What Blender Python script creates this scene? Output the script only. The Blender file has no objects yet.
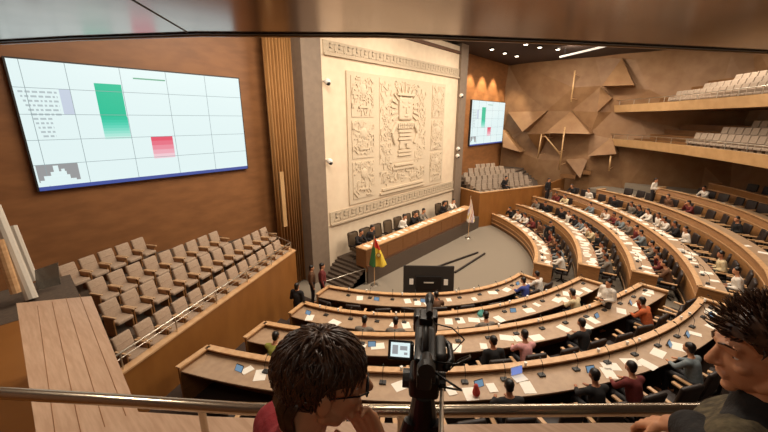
import bpy, bmesh, math, random
import numpy as np
from mathutils import Vector, Matrix, geometry
random.seed(7)
S = bpy.context.scene
COL = S.collection
R = math.radians
# ------------------------------------------------------------------ camera
CAMZ = 9.0
PITCH, AZ, FPX = R(15.4), R(40.1), 350.0
fwh = Vector((math.cos(AZ), math.sin(AZ), 0)); rt = Vector((math.sin(AZ), -math.cos(AZ), 0)); ZU = Vector((0, 0, 1))
FW = fwh*math.cos(PITCH) - ZU*math.sin(PITCH); UP = fwh*math.sin(PITCH) + ZU*math.cos(PITCH)
def ray(x, y): return FW + rt*((x-384)/FPX) - UP*((y-216)/FPX)
def atz(x, y, z):                       # measured point of the photo on a level plane
    r = ray(x, y); t = (z-CAMZ)/r.z; return Vector((r.x*t, r.y*t, z))
def aty(x, y, Y):                       # ... on a wall parallel to the stage wall
    r = ray(x, y); t = Y/r.y; return Vector((r.x*t, Y, CAMZ+r.z*t))
def atx(x, y, X):
    r = ray(x, y); t = X/r.x; return Vector((X, r.y*t, CAMZ+r.z*t))
def atd(x, y, d):
    r = ray(x, y); return Vector((r.x*d, r.y*d, CAMZ+r.z*d))
cd = bpy.data.cameras.new('camera'); cam = bpy.data.objects.new('camera', cd); COL.objects.link(cam)
cam.location = (0, 0, CAMZ); cam.rotation_euler = (math.pi/2-PITCH, 0, AZ-math.pi/2)
cd.sensor_width = 36; cd.lens = 36*FPX/768; cd.clip_start = 0.02; cd.clip_end = 300
S.camera = cam
# ------------------------------------------------------------------ materials
def lin(c):
    return tuple(((v/255)/12.92 if v/255 <= .04045 else (((v/255)+.055)/1.055)**2.4) for v in c) + (1,)
def mat(name, c, rough=.6, c2=None, scale=8, stretch=(1, 1, 1), metal=0, emit=0, bump=0, spec=.5, detail=4, kind='noise'):
    m = bpy.data.materials.new(name); m.use_nodes = True
    nt = m.node_tree; b = nt.nodes['Principled BSDF']
    b.inputs['Base Color'].default_value = lin(c); b.inputs['Roughness'].default_value = rough
    b.inputs['Metallic'].default_value = metal; b.inputs['Specular IOR Level'].default_value = spec
    if emit:
        b.inputs['Base Color'].default_value = (.02, .02, .02, 1)
        b.inputs['Emission Color'].default_value = lin(c); b.inputs['Emission Strength'].default_value = emit
    if c2 or bump:
        tc = nt.nodes.new('ShaderNodeTexCoord'); mp = nt.nodes.new('ShaderNodeMapping'); mp.inputs['Scale'].default_value = stretch
        nt.links.new(tc.outputs['Object'], mp.inputs[0])
        n = nt.nodes.new('ShaderNodeTexNoise'); n.inputs['Scale'].default_value = scale; n.inputs['Detail'].default_value = detail
        nt.links.new(mp.outputs[0], n.inputs['Vector'])
        if c2:
            rp = nt.nodes.new('ShaderNodeValToRGB'); rp.color_ramp.elements[0].position = .35; rp.color_ramp.elements[1].position = .65
            rp.color_ramp.elements[0].color = lin(c); rp.color_ramp.elements[1].color = lin(c2)
            nt.links.new(n.outputs[0], rp.inputs[0]); nt.links.new(rp.outputs[0], b.inputs['Base Color'])
        if bump:
            bp = nt.nodes.new('ShaderNodeBump'); bp.inputs['Strength'].default_value = bump; bp.inputs['Distance'].default_value = .02
            nt.links.new(n.outputs[0], bp.inputs['Height']); nt.links.new(bp.outputs[0], b.inputs['Normal'])
    return m
M = {}
M['wall_brown'] = mat('brown wood wall', (146, 98, 58), .5, (130, 86, 50), 1.2, (1, 1, 3))
M['wall_dark'] = mat('dark brown wall', (98, 64, 40), .6, (88, 56, 34), 1.5)
M['parapet'] = mat('parapet veneer', (150, 98, 46), .45, (138, 88, 40), 2.0, (1, 1, .4))
M['wood'] = mat('desk front wood', (156, 110, 66), .4, (130, 88, 50), 3, (1, 1, 12))
M['wood_light'] = mat('light wood trim', (214, 172, 126), .4, (196, 150, 104), 5, (1, 1, 6))
M['table'] = mat('desk top laminate', (178, 148, 118), .45, (166, 136, 108), 5)
M['cap'] = mat('planked wood cap', (208, 174, 146), .3, (192, 156, 128), 9, (6, .6, 1))
M['cream'] = mat('cream stone wall', (226, 206, 178), .8, (220, 198, 170), 2)
M['relief'] = mat('carved stone', (208, 190, 164), .85, (200, 182, 156), 14, bump=.4)
M['frieze'] = mat('frieze stone', (196, 178, 152), .85, (182, 164, 140), 14, bump=.3)
M['pillar'] = mat('grey pillar plaster', (134, 116, 98), .7, (126, 108, 92), 3)
M['curtain'] = mat('golden brown curtain', (164, 118, 66), .8, (146, 102, 54), 4, (6, 6, .3))
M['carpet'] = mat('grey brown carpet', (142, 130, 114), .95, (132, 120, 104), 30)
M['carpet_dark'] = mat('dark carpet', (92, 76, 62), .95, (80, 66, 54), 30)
M['carpet_shade'] = mat('shaded brown carpet', (66, 50, 40), .95, (56, 42, 34), 30)  # carpet darkened to paint the shadow behind the left desks
M['desk_inner'] = mat('desk inner face', (120, 88, 58), .5, (110, 80, 52), 6)
M['panel_dark'] = mat('dark walnut panel', (128, 84, 46), .4, (112, 72, 38), 3, (1, 1, 10))
M['ceiling'] = mat('dark ceiling', (52, 34, 24), .8)
M['soffit'] = mat('glossy soffit panel', (178, 160, 150), .16, (168, 150, 140), 1.5, metal=.85)
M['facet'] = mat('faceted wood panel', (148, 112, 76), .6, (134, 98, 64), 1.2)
M['facet_dark'] = mat('darker faceted wood', (128, 88, 48), .6, (116, 78, 42), 1.2)  # darker copy of the facet wood, also paints shade on one wall panel
M['fascia'] = mat('balcony fascia', (196, 158, 112), .3, (184, 146, 100), 2)
M['chair_dark'] = mat('dark chair leather', (44, 32, 28), .5, (36, 26, 22), 6)
M['chair_base'] = mat('chair base metal', (40, 36, 34), .4, metal=.6)
M['gal_fabric'] = mat('taupe upholstery', (176, 152, 130), .9, (164, 140, 118), 24)
M['gal_wood'] = mat('chair arm wood', (212, 176, 136), .4, (196, 158, 118), 8)
M['seat_grey'] = mat('pale grey seat', (158, 140, 122), .85, (146, 128, 110), 20)
M['metal'] = mat('brushed metal rail', (206, 196, 180), .28, metal=.9)
M['rail_fg'] = mat('bronze rail', (190, 176, 156), .25, metal=.9)
M['post_grey'] = mat('grey painted post', (206, 196, 180), .5)
M['black'] = mat('black plastic', (20, 19, 19), .4)
M['black2'] = mat('dark grey plastic', (46, 43, 40), .5)
M['paper'] = mat('white paper', (244, 236, 222), .9)
M['dev_screen'] = mat('tablet screen', (150, 190, 222), .3, emit=.5)
M['lap_screen'] = mat('laptop screen', (120, 140, 210), .3, emit=.9)
M['white'] = mat('white plastic', (236, 230, 220), .5)
M['lamp'] = mat('lamp glow', (255, 240, 214), .5, emit=14)
M['lamp_soft'] = mat('linear lamp glow', (255, 238, 214), .5, emit=1.2)
M['led'] = mat('screen white', (222, 240, 240), .4, emit=1.02)
for n_, c_ in dict(skin=(198, 140, 104), skin_b=(170, 112, 80), hair=(24, 17, 14), trousers=(36, 32, 34), shoe=(24, 20, 18)).items():
    M[n_] = mat(n_, c_, .6 if n_ != 'hair' else .38)
SH = dict(white=(238, 228, 214), black=(28, 25, 26), grey=(128, 118, 106), blue=(66, 78, 150), pink=(222, 160, 156), green=(160, 160, 72),
          maroon=(112, 40, 38), orange=(206, 104, 56), cream=(222, 202, 160), brown=(104, 70, 46), teal=(80, 150, 140), slate=(128, 138, 142))
for k_, v_ in SH.items(): M['shirt_'+k_] = mat(k_+' cloth', v_, .85, tuple(int(q*.9) for q in v_), 18)
# ------------------------------------------------------------------ mesh helpers
class MB:
    def __init__(s): s.bm = bmesh.new()
    def box(s, c, d, rz=0, rot=None):
        m = Matrix.Translation(c) @ (rot.to_4x4() if rot else Matrix.Rotation(rz, 4, 'Z')) @ Matrix.Diagonal((*d, 1))
        bmesh.ops.create_cube(s.bm, size=1, matrix=m); return s
    def rbox(s, c, d, rz=0, bev=.02, seg=2, rot=None):
        m = Matrix.Translation(c) @ (rot.to_4x4() if rot else Matrix.Rotation(rz, 4, 'Z'))
        g = bmesh.ops.create_cube(s.bm, size=1, matrix=Matrix.Diagonal((*d, 1)))['verts']
        es = list({e for v in g for e in v.link_edges})
        r = bmesh.ops.bevel(s.bm, geom=es, offset=bev, segments=seg, affect='EDGES', profile=.6)
        vs = set(g) | set(r['verts'])
        bmesh.ops.transform(s.bm, matrix=m, verts=[v for v in vs if v.is_valid]); return s
    def cyl(s, a, b, r0, r1=None, n=10):
        a, b = Vector(a), Vector(b); d = b-a; r1 = r0 if r1 is None else r1
        m = Matrix.Translation((a+b)/2) @ d.to_track_quat('Z', 'Y').to_matrix().to_4x4()
        bmesh.ops.create_cone(s.bm, cap_ends=True, segments=n, radius1=r0, radius2=r1, depth=d.length, matrix=m); return s
    def tube(s, pts, r, n=8, r1=None):
        pts = [Vector(p) for p in pts]; rings = []; N = len(pts)
        for i, p in enumerate(pts):
            d = (pts[min(i+1, N-1)]-pts[max(i-1, 0)]).normalized(); q = d.to_track_quat('Z', 'Y')
            rr = r if r1 is None else r+(r1-r)*i/(N-1)
            rings.append([s.bm.verts.new(p+q @ Vector((rr*math.cos(2*math.pi*k/n), rr*math.sin(2*math.pi*k/n), 0))) for k in range(n)])
        for a, b in zip(rings, rings[1:]):
            for k in range(n): s.bm.faces.new((a[k], a[(k+1) % n], b[(k+1) % n], b[k]))
        s.bm.faces.new(rings[0][::-1]); s.bm.faces.new(rings[-1]); return s
    def ell(s, c, r, rot=None, sub=2):
        r = (r, r, r) if not hasattr(r, '__len__') else r
        m = Matrix.Translation(c) @ (rot.to_4x4() if rot else Matrix.Identity(4)) @ Matrix.Diagonal((*r, 1))
        bmesh.ops.create_icosphere(s.bm, subdivisions=sub, radius=1, matrix=m); return s
    def cap(s, a, b, r0, r1=None, sub=2):
        r1 = r0 if r1 is None else r1; a, b = Vector(a), Vector(b)
        if (a-b).length < 1e-5: return s.ell(a, r0, sub=sub)
        t = bmesh.new()
        for p, r in ((a, r0), (b, r1)): bmesh.ops.create_icosphere(t, subdivisions=sub, radius=r, matrix=Matrix.Translation(p))
        h = bmesh.ops.convex_hull(t, input=t.verts[:])
        nv = {}
        keep = [g for g in h['geom'] if isinstance(g, bmesh.types.BMFace)]
        for f in keep:
            vs = []
            for v in f.verts:
                if v not in nv: nv[v] = s.bm.verts.new(v.co)
                vs.append(nv[v])
            try: s.bm.faces.new(vs)
            except ValueError: pass
        t.free(); return s
    def prism(s, poly, z0, z1):
        a = [s.bm.verts.new((p[0], p[1], z0)) for p in poly]; b = [s.bm.verts.new((p[0], p[1], z1)) for p in poly]; n = len(poly)
        s.bm.faces.new(a[::-1]); s.bm.faces.new(b)
        for i in range(n): s.bm.faces.new((a[i], a[(i+1) % n], b[(i+1) % n], b[i]))
        return s
    def sweep(s, path, prof):           # closed profile [(outward offset, z)] along [(point, outward)]
        rings = [[s.bm.verts.new((p.x+o.x*a, p.y+o.y*a, z)) for a, z in prof] for p, o in path]; n = len(prof)
        for A, B in zip(rings, rings[1:]):
            for k in range(n): s.bm.faces.new((A[k], A[(k+1) % n], B[(k+1) % n], B[k]))
        s.bm.faces.new(rings[0]); s.bm.faces.new(rings[-1][::-1]); return s
    def quad(s, *ps):
        s.bm.faces.new([s.bm.verts.new(p) for p in ps]); return s
    def mesh(s, name, smooth=False):
        bmesh.ops.recalc_face_normals(s.bm, faces=s.bm.faces[:])
        me = bpy.data.meshes.new(name); s.bm.to_mesh(me); s.bm.free()
        if smooth:
            for p in me.polygons: p.use_smooth = True
        return me
    def blob(s, name, voxel, it=4):     # fuse the shapes into one continuous skin
        me = s.mesh(name+'_src'); o = bpy.data.objects.new('tmp', me); COL.objects.link(o)
        m = o.modifiers.new('r', 'REMESH'); m.mode = 'VOXEL'; m.voxel_size = voxel
        k = o.modifiers.new('s', 'SMOOTH'); k.iterations = it; k.factor = .5
        bpy.context.view_layer.update(); dg = bpy.context.evaluated_depsgraph_get()
        out = bpy.data.meshes.new_from_object(o.evaluated_get(dg)); out.name = name
        bpy.data.objects.remove(o); bpy.data.meshes.remove(me)
        for p in out.polygons: p.use_smooth = True
        return out
    def build(s, name, m, parent=None, smooth=False): return link(name, s.mesh(name, smooth), m, parent)
def link(name, me, m=None, parent=None):
    o = bpy.data.objects.new(name, me); COL.objects.link(o)
    if m is not None:
        m = M[m] if isinstance(m, str) else m
        if not me.materials: me.materials.append(m)
        elif me.materials[0] != m:
            o.material_slots[0].link = 'OBJECT'; o.material_slots[0].material = m
    if parent is not None: o.parent = parent
    return o
def tag(o, label, cat, group=None, kind=None):
    if label: o['label'] = label
    if cat: o['category'] = cat
    if group: o['group'] = group
    if kind: o['kind'] = kind
    return o
def thing(name, label, cat, loc=(0, 0, 0), rz=0, group=None):
    o = bpy.data.objects.new(name, None); COL.objects.link(o); o.location = loc; o.rotation_euler = (0, 0, rz); o.empty_display_size = .1
    return tag(o, label, cat, group)
def struct(name, mb, m, smooth=False):
    o = mb.build(name, m, None, smooth); o['kind'] = 'structure'; return o
KIDS = {}
def tree(root, *kids): KIDS[root.name] = list(kids); return root
def copy_tree(root, loc, rz, label, group=None, recolor=None, scale=None):
    r = root.copy(); COL.objects.link(r); r.location = loc; r.rotation_euler = (0, 0, rz); tag(r, label, None, group)
    if scale: r.scale = (scale,)*3
    for ch in root.children:
        c = ch.copy(); COL.objects.link(c); c.parent = r
        if recolor:
            m = recolor.get(ch.name.split('.')[0])
            if m: c.material_slots[0].link = 'OBJECT'; c.material_slots[0].material = M[m]
        for g in ch.children:
            d = g.copy(); COL.objects.link(d); d.parent = c
    return r
class Proto:                            # first placement uses the prototype itself, later ones copies
    def __init__(s, root): s.root, s.used = root, False
    def put(s, loc, rz, label, group=None, recolor=None, scale=None):
        if s.used: return copy_tree(s.root, loc, rz, label, group, recolor, scale)
        s.used = True; r = s.root; r.location = loc; r.rotation_euler = (0, 0, rz); tag(r, label, None, group)
        if scale: r.scale = (scale,)*3
        if recolor:
            for ch in r.children:
                m = recolor.get(ch.name.split('.')[0])
                if m: ch.material_slots[0].link = 'OBJECT'; ch.material_slots[0].material = M[m]
        return r
ON = ['zeroth', 'first', 'second', 'third', 'fourth', 'fifth', 'sixth', 'seventh', 'eighth', 'ninth', 'tenth', 'eleventh', 'twelfth', 'thirteenth',
      'fourteenth', 'fifteenth', 'sixteenth', 'seventeenth', 'eighteenth', 'nineteenth', 'twentieth']
def nth(n):
    if n <= 20: return ON[n]
    t = {2: 'twenty', 3: 'thirty', 4: 'forty'}[n//10]
    return t+'-'+ON[n % 10] if n % 10 else {3: 'thirtieth', 4: 'fortieth'}[n//10]
# ------------------------------------------------------------------ hall shell
YS, YR = 16.4, 14.9                     # screen wall, carved stage wall
CH = 14.8                               # ceiling
struct('floor', MB().box((20, -2, -.1), (50, 40, .2)), 'carpet')
struct('wall_front', MB().box((20, YS+.15, 7.4), (46, .3, 15)), 'wall_brown')
struct('wall_stage', MB().box((20, (YR+YS)/2, 7.3), (15.1, YS-YR-.02, 14.6)), 'cream')
struct('ceiling', MB().box((20, -2, CH+.1), (50, 40, .2)), 'ceiling')
struct('pillar', MB().box((11.93, 15.55, 7.4), (1.22, 1.7, 14.8)), 'pillar')
struct('pillar', MB().box((27.6, 15.55, 7.4), (1.15, 1.7, 14.8)), 'pillar')
struct('wall_left', MB().box((-3.2, -2, 7.4), (.3, 40, 15)), 'wall_brown')
# soffit of the balcony overhead
SZ = CAMZ+1.1
edge = [(-3, 12.4), (.68, 7.95), (1.35, 6.75), (2.35, 5.19), (3.98, 3.35), (5.98, 1.65), (9.09, -.82), (14, -4.4), (20, -8.4)]
sp = [Vector((*p, 0)) for p in edge]
mb = MB(); mb.prism(edge+[(20, -16), (-3, -16)], SZ, SZ+.5); struct('ceiling_soffit', mb, 'soffit')
outw = Vector((-.72, -.69, 0))
path = [(p, outw) for p in sp]
struct('trim_1', MB().sweep(path, [(-.04, SZ-.03), (0, SZ-.03), (0, SZ+.9), (-.04, SZ+.9)]), 'fascia')
struct('trim_2', MB().sweep(path, [(.001, SZ-.016), (.09, SZ-.016), (.09, SZ-.002), (.001, SZ-.002)]), 'black')
mb = MB(); mb.tube([atz(125, -4, SZ-.004), atz(190, 34, SZ-.004)], .006, 6); struct('trim_3', mb, 'black')
# ------------------------------------------------------------------ carved stage wall
bx = lambda mb, x0, x1, z0, z1, y0, y1: mb.box(((x0+x1)/2, (y0+y1)/2, (z0+z1)/2), (abs(x1-x0), abs(y1-y0), abs(z1-z0)))
def frieze(name, z0, z1, label):
    t = thing(name, label, 'frieze', (20, YR, z0))
    L = 14.3; mb = MB(); bx(mb, -L/2, L/2, 0, z1-z0, -.05, 0); mb.build('band', 'frieze', t)
    mb = MB(); h = z1-z0; x = -L/2+.3; k = 0
    while x < L/2-.5:                    # stepped key pattern
        w = .52
        bx(mb, x, x+w, h*.16, h*.26, -.075, -.05); bx(mb, x+w-.08, x+w, h*.16, h*.8, -.075, -.05); bx(mb, x+.1, x+w, h*.72, h*.82, -.075, -.05)
        bx(mb, x+.1, x+.18, h*.42, h*.82, -.075, -.05); bx(mb, x+.1, x+.32, h*.42, h*.52, -.075, -.05); x += .66; k += 1
    mb.build('key_pattern', 'frieze', t)
    mb = MB(); bx(mb, -L/2, L/2, -.1, 0, -.14, 0)
    mb.build('lower_moulding', 'frieze', t)
    return t
frieze('stone_frieze', CAMZ+3.3, CAMZ+3.92, 'carved stone frieze band across the top of the cream stage wall')
frieze('stone_frieze', CAMZ-5.85, CAMZ-5.15, 'carved stone frieze band low on the cream wall behind the presiding desk')
struct('trim_4', bx(MB(), 12.7, 27.4, CAMZ+5.0, CAMZ+5.2, YR-.16, YR), 'wall_dark')
t = thing('stone_relief', 'large square carved stone relief in the middle of the cream stage wall', 'relief', (19.76, YR, CAMZ-5.0))
mb = MB(); bx(mb, -5.35, 5.23, 0, 7.6, -.07, 0); mb.build('backing_slab', 'relief', t)
rr = random.Random(3)
def glyphs(mb, x0, x1, z0, z1, n, y, th=.055):
    cx = (x0+x1)/2
    for i in range(n):                   # winding carved strokes
        x = rr.uniform(x0+.1, x1-.1); z = rr.uniform(z0+.1, z1-.1); a = rr.choice((0, 90, 45, 135, 20, 70))
        pts = [(x, z)]
        for j in range(rr.choice((2, 3, 3))):
            l = rr.uniform(.16, .42); x2 = min(max(pts[-1][0]+l*math.cos(R(a)), x0+.05), x1-.05); z2 = min(max(pts[-1][1]+l*math.sin(R(a)), z0+.05), z1-.05)
            pts.append((x2, z2)); a += rr.choice((90, -90, 60))
        for p, q in zip(pts, pts[1:]):
            l = math.hypot(q[0]-p[0], q[1]-p[1])
            if l < .05: continue
            h_ = th*rr.uniform(.6, 1.15); mb.box(((p[0]+q[0])/2, y-h_/2+.004, (p[1]+q[1])/2), (l+.06, h_, .075), rot=Matrix.Rotation(-math.atan2(q[1]-p[1], q[0]-p[0]), 3, 'Y'))
for i, (z0, z1) in enumerate(((5.15, 7.4), (2.75, 4.95), (.3, 2.55))):
    for x0, x1 in ((-5.05, -3.15), (3.35, 5.05)):
        mb = MB(); bx(mb, x0, x1, z0, z1, -.11, -.07); glyphs(mb, x0, x1, z0, z1, 46, -.11)
        mb.ell(((x0+x1)/2, -.12, z1-.75), (.3, .1, .36)); bx(mb, (x0+x1)/2-.4, (x0+x1)/2+.4, z0+.5, z0+.6, -.2, -.11)
        mb.build('side_panel', 'relief', t)
mb = MB(); bx(mb, -2.6, 2.6, 2.2, 7.45, -.1, -.07); glyphs(mb, -2.55, -1.4, 2.5, 7.3, 46, -.1); glyphs(mb, 1.4, 2.55, 2.5, 7.3, 46, -.1); glyphs(mb, -1.4, 1.4, 6.6, 7.4, 26, -.1)
mb.build('centre_panel', 'relief', t)
mb = MB(); mb.rbox((0, -.16, 5.7), (1.5, .18, 1.45), bev=.12)      # plain generic figure: head, torso, stepped plinth
for k in range(15):
    a = R(-30+k*240/14); mb.box((1.25*math.cos(a), -.14, 5.7+1.15*math.sin(a)), (.62, .12, .12), rot=Matrix.Rotation(-a, 3, 'Y'))
for s in (-1, 1): mb.ell((s*.32, -.25, 5.85), (.12, .06, .12)); mb.box((s*.32, -.25, 6.12), (.34, .07, .07))
mb.box((0, -.26, 5.6), (.14, .1, .4)); mb.ell((0, -.25, 5.25), (.26, .06, .1)); mb.box((0, -.2, 6.6), (1.9, .14, .16))
mb.build('figure_head', 'relief', t)
mb = MB()
for z, w in ((4.75, 1.9), (4.5, 1.7), (4.25, 1.5), (4.0, 1.35), (3.75, 1.5), (3.5, 1.2)): mb.box((0, -.15, z), (w, .14, .18))
for s in (-1, 1):
    mb.cyl((s*.95, -.15, 4.8), (s*1.45, -.15, 4.1), .12); mb.cyl((s*1.45, -.15, 4.1), (s*1.1, -.15, 3.4), .1); mb.box((s*.4, -.15, 3.25), (.5, .14, .3))
    for k in range(5): mb.box((s*(.15+k*.22), -.24, 4.62), (.08, .06, .3))
mb.build('figure_body', 'relief', t)
mb = MB()
for z, w in ((2.9, 1.5), (2.65, 1.5), (2.0, 2.2), (1.75, 2.6), (.5, 4.8), (.25, 5.2)): mb.box((0, -.13, z), (w, .12, .13))
glyphs(mb, -2.6, 2.6, .7, 1.7, 60, -.08); glyphs(mb, -2.4, -1.2, 1.7, 2.9, 14, -.08); glyphs(mb, 1.2, 2.4, 1.7, 2.9, 14, -.08)
mb.build('stepped_plinth', 'relief', t)
for i, (x, y, lb) in enumerate(((323.5, 81, 'small white camera high beside the left grey pillar'), (326, 160, 'small white camera low beside the left grey pillar'),
                              (458, 95, 'small white camera high beside the right grey pillar'), (455, 148, 'small white camera midway beside the right grey pillar, upper of two'),
                              (454.5, 155, 'small white camera midway beside the right grey pillar, lower of two'))):
    p = aty(x, y, YR); t = thing('wall_camera', lb, 'camera', p)
    MB().cyl((0, 0, 0), (0, -.25, 0), .05).build('bracket', 'white', t); MB().ell((0, -.3, -.05), .17).build('dome', 'white', t, True)
    MB().ell((0, -.38, -.14), .11).build('lens', 'black', t, True)
# ------------------------------------------------------------------ curtain beside the pillar
pts = []; n = 9
for k in range(n*8+1):
    u = k/(n*8); pts.append((9.85+u*1.47, 15.55+.15*math.sin(u*n*2*math.pi)+.04*math.sin(u*9)))
mb = MB()
for k in range(len(pts)-1):
    mb.quad((*pts[k], .1), (*pts[k+1], .1), (*pts[k+1], CH-.1), (*pts[k], CH-.1))
bmesh.ops.remove_doubles(mb.bm, verts=mb.bm.verts[:], dist=1e-4)
o = mb.build('stage_curtain', 'curtain', None, True); so = o.modifiers.new('t', 'SOLIDIFY'); so.thickness = .02
tag(o, 'tall pleated golden brown curtain hanging beside the left grey pillar', 'curtain')
pa, pb = aty(279.5, 172, 15.4), aty(286.5, 226, 15.4)
tag(MB().box(((pa+pb)/2), (.22, .12, abs(pa.z-pb.z))).build('light_strip', 'fascia'), 'narrow white vertical strip at the left edge of the curtain', 'light')
# ------------------------------------------------------------------ video walls
def video(corners, name, label, full):
    xs = [p.x for p in corners]; zs = [p.z for p in corners]
    x0, x1 = (xs[0]+xs[3])/2, (xs[1]+xs[2])/2; z1, z0 = (zs[0]+zs[1])/2, (zs[2]+zs[3])/2; W, H = x1-x0, z1-z0
    t = thing(name, label, 'screen', ((x0+x1)/2, YS, z0))
    mb = MB(); bx(mb, -W/2-.05, W/2+.05, -.05, H+.05, -.2, 0); mb.build('casing', 'black2', t)
    mb = MB(); bx(mb, -W/2, W/2, .1, H, -.215, -.2); d = mb.build('display', 'led', t)
    mb = MB(); bx(mb, -W/2, W/2, -.03, .1, -.22, -.2); mb.build('blue_footer_bar', M['led_blue'], t)
    U = lambda u: -W/2+u*W
    V = lambda v: H*(1-v)
    def rect(nm, u0, u1, v0, v1, m, y=-.219): mb = MB(); bx(mb, U(u0), U(u1), V(v1), V(v0), y, -.214); return mb.build(nm, m, d)
    rect('green_bar', .275, .382, .14, .42, M['led_green'])
    for k in range(8): rect('green_bar', .276, .384, .42+k*.024, .444+k*.024, M['led_g%d' % k])
    for k in range(5): rect('red_bar', .472, .577, .60+k*.042, .642+k*.042, M['led_p%d' % k])
    rect('green_title_line', .438, .584, .072, .084, M['led_green2'])
    mb = MB()
    for u in (.037, .183, .386, .59, .793): bx(mb, U(u)-.008, U(u)+.008, .1, H, -.222, -.214)
    for v in (.203, .402, .602, .798): bx(mb, -W/2, W/2, V(v)-.008, V(v)+.008, -.222, -.214)
    mb.build('grid_lines', M['led_line'], d)
    mb = MB(); q = random.Random(5)
    for r_ in range(11):
        u = .012+.0045*r_; e_ = .135 if r_ < 6 else .10
        while u < e_:
            w = q.uniform(.006, .02); bx(mb, U(u), U(min(u+w, e_)), V(.24+r_*.034), V(.225+r_*.034), -.218, -.214); u += w+.006
    mb.build('text_lines', M['led_text'], d)
    rect('pale_block', .144, .183, .205, .40, M['led_pale'])
    rect('grey_picture', .006, .15, .80, .94, M['led_grey'])
    mb = MB()
    for u0, u1, v0, v1 in ((.01, .135, .925, .97), (.025, .115, .89, .93), (.05, .105, .86, .9), (.062, .08, .81, .87), (.088, .1, .84, .87)):
        bx(mb, U(u0), U(u1), V(v1), V(v0), -.223, -.216)
    mb.build('white_silhouette', M['led'], d)
M['led_blue'] = mat('screen blue', (72, 92, 176), .4, emit=.75); M['led_green'] = mat('screen green', (0, 190, 148), .4, emit=1)
M['led_green2'] = mat('screen green line', (110, 186, 150), .4, emit=.8); M['led_line'] = mat('screen gap', (178, 200, 204), .4, emit=.6)
M['led_text'] = mat('screen text', (196, 212, 216), .4, emit=.8); M['led_pale'] = mat('screen lilac', (204, 216, 234), .4, emit=.9); M['led_grey'] = mat('screen grey', (176, 178, 180), .4, emit=.7)
for k in range(8):
    u = (k+.5)/8; M['led_g%d' % k] = mat('screen green fade', tuple(int(a+(b-a)*u) for a, b in zip((6, 190, 150), (206, 238, 230))), .4, emit=1)
for k in range(5):
    u = (k+.5)/5; M['led_p%d' % k] = mat('screen red fade', tuple(int(a+(b-a)*u) for a, b in zip((224, 66, 92), (240, 214, 222))), .4, emit=1)
video([aty(3, 60, YS), aty(235, 78, YS), aty(246, 167, YS), aty(40, 190, YS)], 'video_wall', 'huge lit video wall with green and red bars on the left brown wall', True)
video([aty(471, 100, YS), aty(503.5, 103, YS), aty(500, 142.5, YS), aty(467.5, 145, YS)], 'video_wall', 'far lit video wall with green and red bars right of the carved wall', True)
# ------------------------------------------------------------------ left gallery
gd = Vector((.903, .429, 0)); gn = Vector((-.429, .903, 0))      # along the rows / towards the back
GP = 8.0
def gpt(s, n): return gd*s + gn*n
c0 = gpt(.6, GP); c1 = gpt(13.95, GP)
e1 = Vector((c1.x, YS, 0))
struct('wall_left_gallery', MB().prism([c0.xy, c1.xy, e1.xy, (e1.x-.15, YS), (c1.x-.15, c1.y+.1), (c0+gn*.15).xy], 0, 3.0), 'parapet')
mb = MB(); mb.prism([(c0-gn*.03).xy, (c1-gn*.03+gd*.03).xy, (c1.x+.03, YS-.02), (c1.x-.2, YS-.02), (c1.x-.2, c1.y+.15), (c0+gn*.2).xy], 3.0, 3.05); struct('trim_5', mb, 'wood_light')
rows = [(5.7, (.30, 1.844), (1.546, 2.435), 13), (5.4, (.346, 2.264), (1.673, 2.833), 13), (5.05, (.368, 2.649), (1.305, 3.044), 9), (4.7, (.297, 3.08), (.80, 3.335), 5)]
HB = .74
def backpoly(n0): # floor polygon of the gallery from depth n0 to the screen wall
    a = gpt(.75, n0); b = gpt(14, n0)
    k = (YS-.02-n0*gn.y)/gd.y; b = gpt(min(13.8, k), n0); ps = [a.xy]
    if b.y < YS-.05: ps += [b.xy, (c1.x-.16, max(b.y+.3, c1.y+.15)), (c1.x-.16, YS-.02)]
    else: ps += [(b.x, YS-.02)]
    return ps + [(a.x, YS-.02)]
for i, (h, a, b, n) in enumerate(rows):
    nn = gn.dot(Vector((a[0]*h, a[1]*h, 0)))
    n0 = GP+.16 if i == 0 else nn-.78
    struct('floor_left_gallery', MB().prism(backpoly(n0), .2 if i == 0 else 1.5, CAMZ-h-HB), 'carpet_dark')
def gallery_chair():
    t = thing('gallery_chair', '', 'chair')
    tl = Matrix.Rotation(R(-12), 3, 'X')
    MB().rbox((0, .08, .42), (.48, .5, .12), bev=.04).build('seat', 'gal_fabric', t, True)
    b = MB().rbox((0, -.21, .70), (.5, .11, .56), bev=.04, rot=Matrix.Rotation(R(14), 3, 'X')).build('backrest', 'gal_fabric', t, True)
    MB().tube([(-.2, -.17, .76), (0, -.165, .765), (.2, -.17, .76)], .012, 6).build('seam', 'gal_fabric', b)
    for s in (-1, 1):
        MB().rbox((s*.28, .08, .63), (.055, .5, .045), bev=.012).build('armrest', 'gal_wood', t)
        MB().rbox((s*.28, .04, .31), (.045, .36, .6), bev=.01).build('side_panel', 'wood', t)
    return t
GC = Proto(gallery_chair())
rown = ['front', 'second', 'third', 'back']
yaw_g = math.atan2(-gn.y, -gn.x)-math.pi/2
for i, (h, a, b, n) in enumerate(rows):
    A = Vector((a[0]*h, a[1]*h, CAMZ-h-HB)); B = Vector((b[0]*h, b[1]*h, CAMZ-h-HB))
    for k in range(n):
        p = A.lerp(B, k/(n-1)*.965) - gn*.02
        GC.put(p-gn*.2, yaw_g, 'taupe upholstered gallery armchair, %s from the left in the %s row' % (nth(k+1), rown[i]), 'gallery armchairs below the big screen')
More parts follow.
